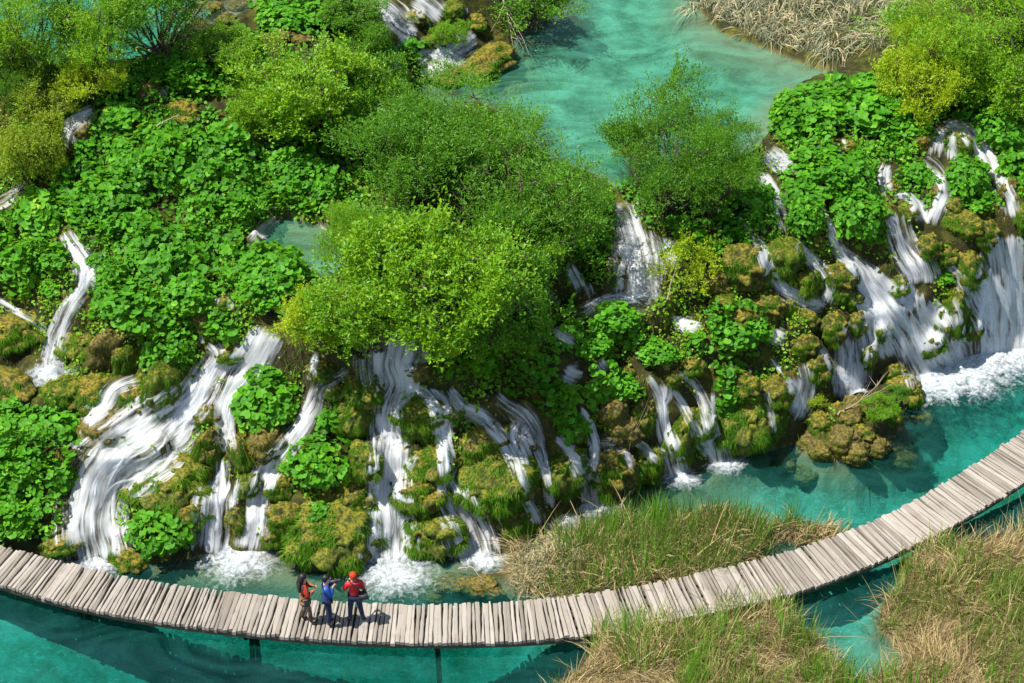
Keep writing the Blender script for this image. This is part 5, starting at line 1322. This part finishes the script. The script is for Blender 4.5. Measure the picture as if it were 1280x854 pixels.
# man in a blue jacket: faces the same way and holds a camera up
o = stand(411, 780, rad(-82), 'person in a blue jacket and dark jeans holding up a small black camera', .88)
J = figure(dict(elL=(-.21, .11, 1.18), wristL=(-.085, .165, 1.42), elR=(.22, .10, 1.17), wristR=(.085, .165, 1.40), chin=(0, .06, 1.545), skull=(0, .03, 1.615), crown=(0, .015, 1.665)))
hd, f, r = body(J, o, {'L': ((.35, .7, .4), (.7, -.3, -.2)), 'R': ((-.35, .7, .4), (-.7, -.3, -.2))})
jacket(J, M['blue_jacket'], o, hem=.84, hem_r=(.17, .13))
blob('shirt_hem', o, M['red_jacket'], [(0, .0, .86, .160, .12), (0, .0, .80, .158, .12)])
trousers(J, M['dark_denim'], o)
shoes(J, M['black_shoe'], o, .10)
ellipsoid('hair', o, M['black_hair'], [((0, -.005, 1.65), (.092, .102, .088)), ((0, -.04, 1.585), (.084, .068, .08))])
bmc = bmesh.new(); bmesh.ops.create_cube(bmc, size=1); bmesh.ops.scale(bmc, verts=bmc.verts, vec=(.135, .065, .095)); bmesh.ops.bevel(bmc, geom=bmc.edges[:], offset=.012, segments=2, affect='EDGES')
res = bmesh.ops.create_cone(bmc, cap_ends=True, segments=18, radius1=.042, radius2=.040, depth=.10); bmesh.ops.rotate(bmc, verts=res['verts'], matrix=__import__('mathutils').Matrix.Rotation(-math.pi / 2, 3, 'X')); bmesh.ops.translate(bmc, verts=res['verts'], vec=(0, .07, 0))
mc = bpy.data.meshes.new('camera_body'); bmc.to_mesh(mc); bmc.free(); mc.materials.append(M['black_bag'])
cm_ = obj('handheld_camera', mc); mw = o.matrix_basis
bpy.context.view_layer.update()
cm_.location = o.matrix_world @ Vector((0, .25, 1.50)); cm_.rotation_euler = (rad(8), 0, o.rotation_euler.z); cm_.scale = o.scale
tag(cm_, 'small black camera held up by the person in the blue jacket', 'camera')
# person in red: back to us, watching the falls, bag at the hip
o = stand(445, 776, rad(14), 'person in a red jacket and orange cap, seen from behind', .87)
J = figure(dict(elL=(-.26, .02, 1.16), wristL=(-.12, .22, 1.24), elR=(.25, .0, 1.14), wristR=(.12, .22, 1.17), kneeL=(-.12, .04, .49), ankL=(-.15, .02, .09), toeL=(-.19, .17, .035), kneeR=(.13, .0, .49), ankR=(.19, -.04, .09), toeR=(.24, .11, .035), chin=(-.02, .04, 1.545), skull=(-.01, .015, 1.615)))
hd, f, r = body(J, o, {'L': ((.6, .6, .2), (0, -.4, -1)), 'R': ((-.6, .6, .2), (0, -.4, -1))})
jacket(J, M['red_jacket'], o, hem=.93, hem_r=(.165, .125))
blob('hood', o, M['red_jacket'], [(-.10, -.06, 1.43, .055, .05), (0, -.125, 1.40, .085, .06), (.10, -.06, 1.43, .055, .05)], root=1)
blob('shirt_hem', o, M['white_cloth'], [(0, 0, .90, .150, .118), (0, 0, .865, .148, .115)])
trousers(J, M['dark_denim'], o)
shoes(J, M['black_shoe'], o, .10)
ellipsoid('cap', o, M['orange_cap'], [((-.01, -.005, 1.65), (.104, .112, .100)), ((-.01, -.03, 1.60), (.098, .092, .08))])
bpy.context.view_layer.update()
bag = empty('shoulder_bag', o.matrix_world @ Vector((.20, -.12, .98)), rad(14)); tag(bag, 'dark shoulder bag hanging at the hip of the person in red', 'bag')
blob('pouch', bag, M['black_bag'], [(-.10, 0, -.02, .085, .075), (0, 0, 0, .125, .085), (.10, 0, .03, .09, .07)], root=1)
v, f_ = tube(np.array([(.08, 0, .10), (.0, -.03, .22), (-.12, -.05, .34), (-.26, -.01, .455), (-.30, .10, .46), (-.26, .20, .36), (-.08, .24, .14), (.06, .14, .06)]), .014, .014, 6)
obj('strap', mesh_np('strap', v, f_, M['black_bag'], True), bag)
# ------------------------------------------------------------------ light
SUN_EL = rad(64)
sdir = Vector((-math.cos(SUN_EL), -math.cos(SUN_EL) * .16, math.sin(SUN_EL)))
sd_ = bpy.data.lights.new('sun', 'SUN'); sd_.energy = 5.0; sd_.angle = rad(.5); sd_.color = (1, .95, .87)
so = link(bpy.data.objects.new('sun', sd_)); so.rotation_euler = sdir.to_track_quat('Z', 'Y').to_euler(); so.location = (-30, 50, 60)
w = bpy.data.worlds.new('World'); scene.world = w; w.use_nodes = True
nt = w.node_tree; nt.nodes.clear()
sky = nt.nodes.new('ShaderNodeTexSky'); sky.sky_type = 'NISHITA'; sky.sun_disc = False
sky.sun_elevation = SUN_EL; sky.sun_rotation = math.atan2(sdir.x, sdir.y)
bg = nt.nodes.new('ShaderNodeBackground'); bg.inputs[1].default_value = .10
ou = nt.nodes.new('ShaderNodeOutputWorld'); nt.links.new(sky.outputs[0], bg.inputs[0]); nt.links.new(bg.outputs[0], ou.inputs[0])
scene.view_settings.view_transform = 'Standard'; scene.view_settings.look = 'None'
scene.view_settings.exposure = 0.68; scene.view_settings.gamma = 1; scene.view_settings.use_curve_mapping = False
scene.cycles.max_bounces = 8; scene.cycles.diffuse_bounces = 3; scene.cycles.glossy_bounces = 2; scene.cycles.transmission_bounces = 4
scene.cycles.transparent_max_bounces = 24; scene.cycles.volume_bounces = 0
scene.cycles.use_denoising = True
scene.cycles.sample_clamp_indirect = 6
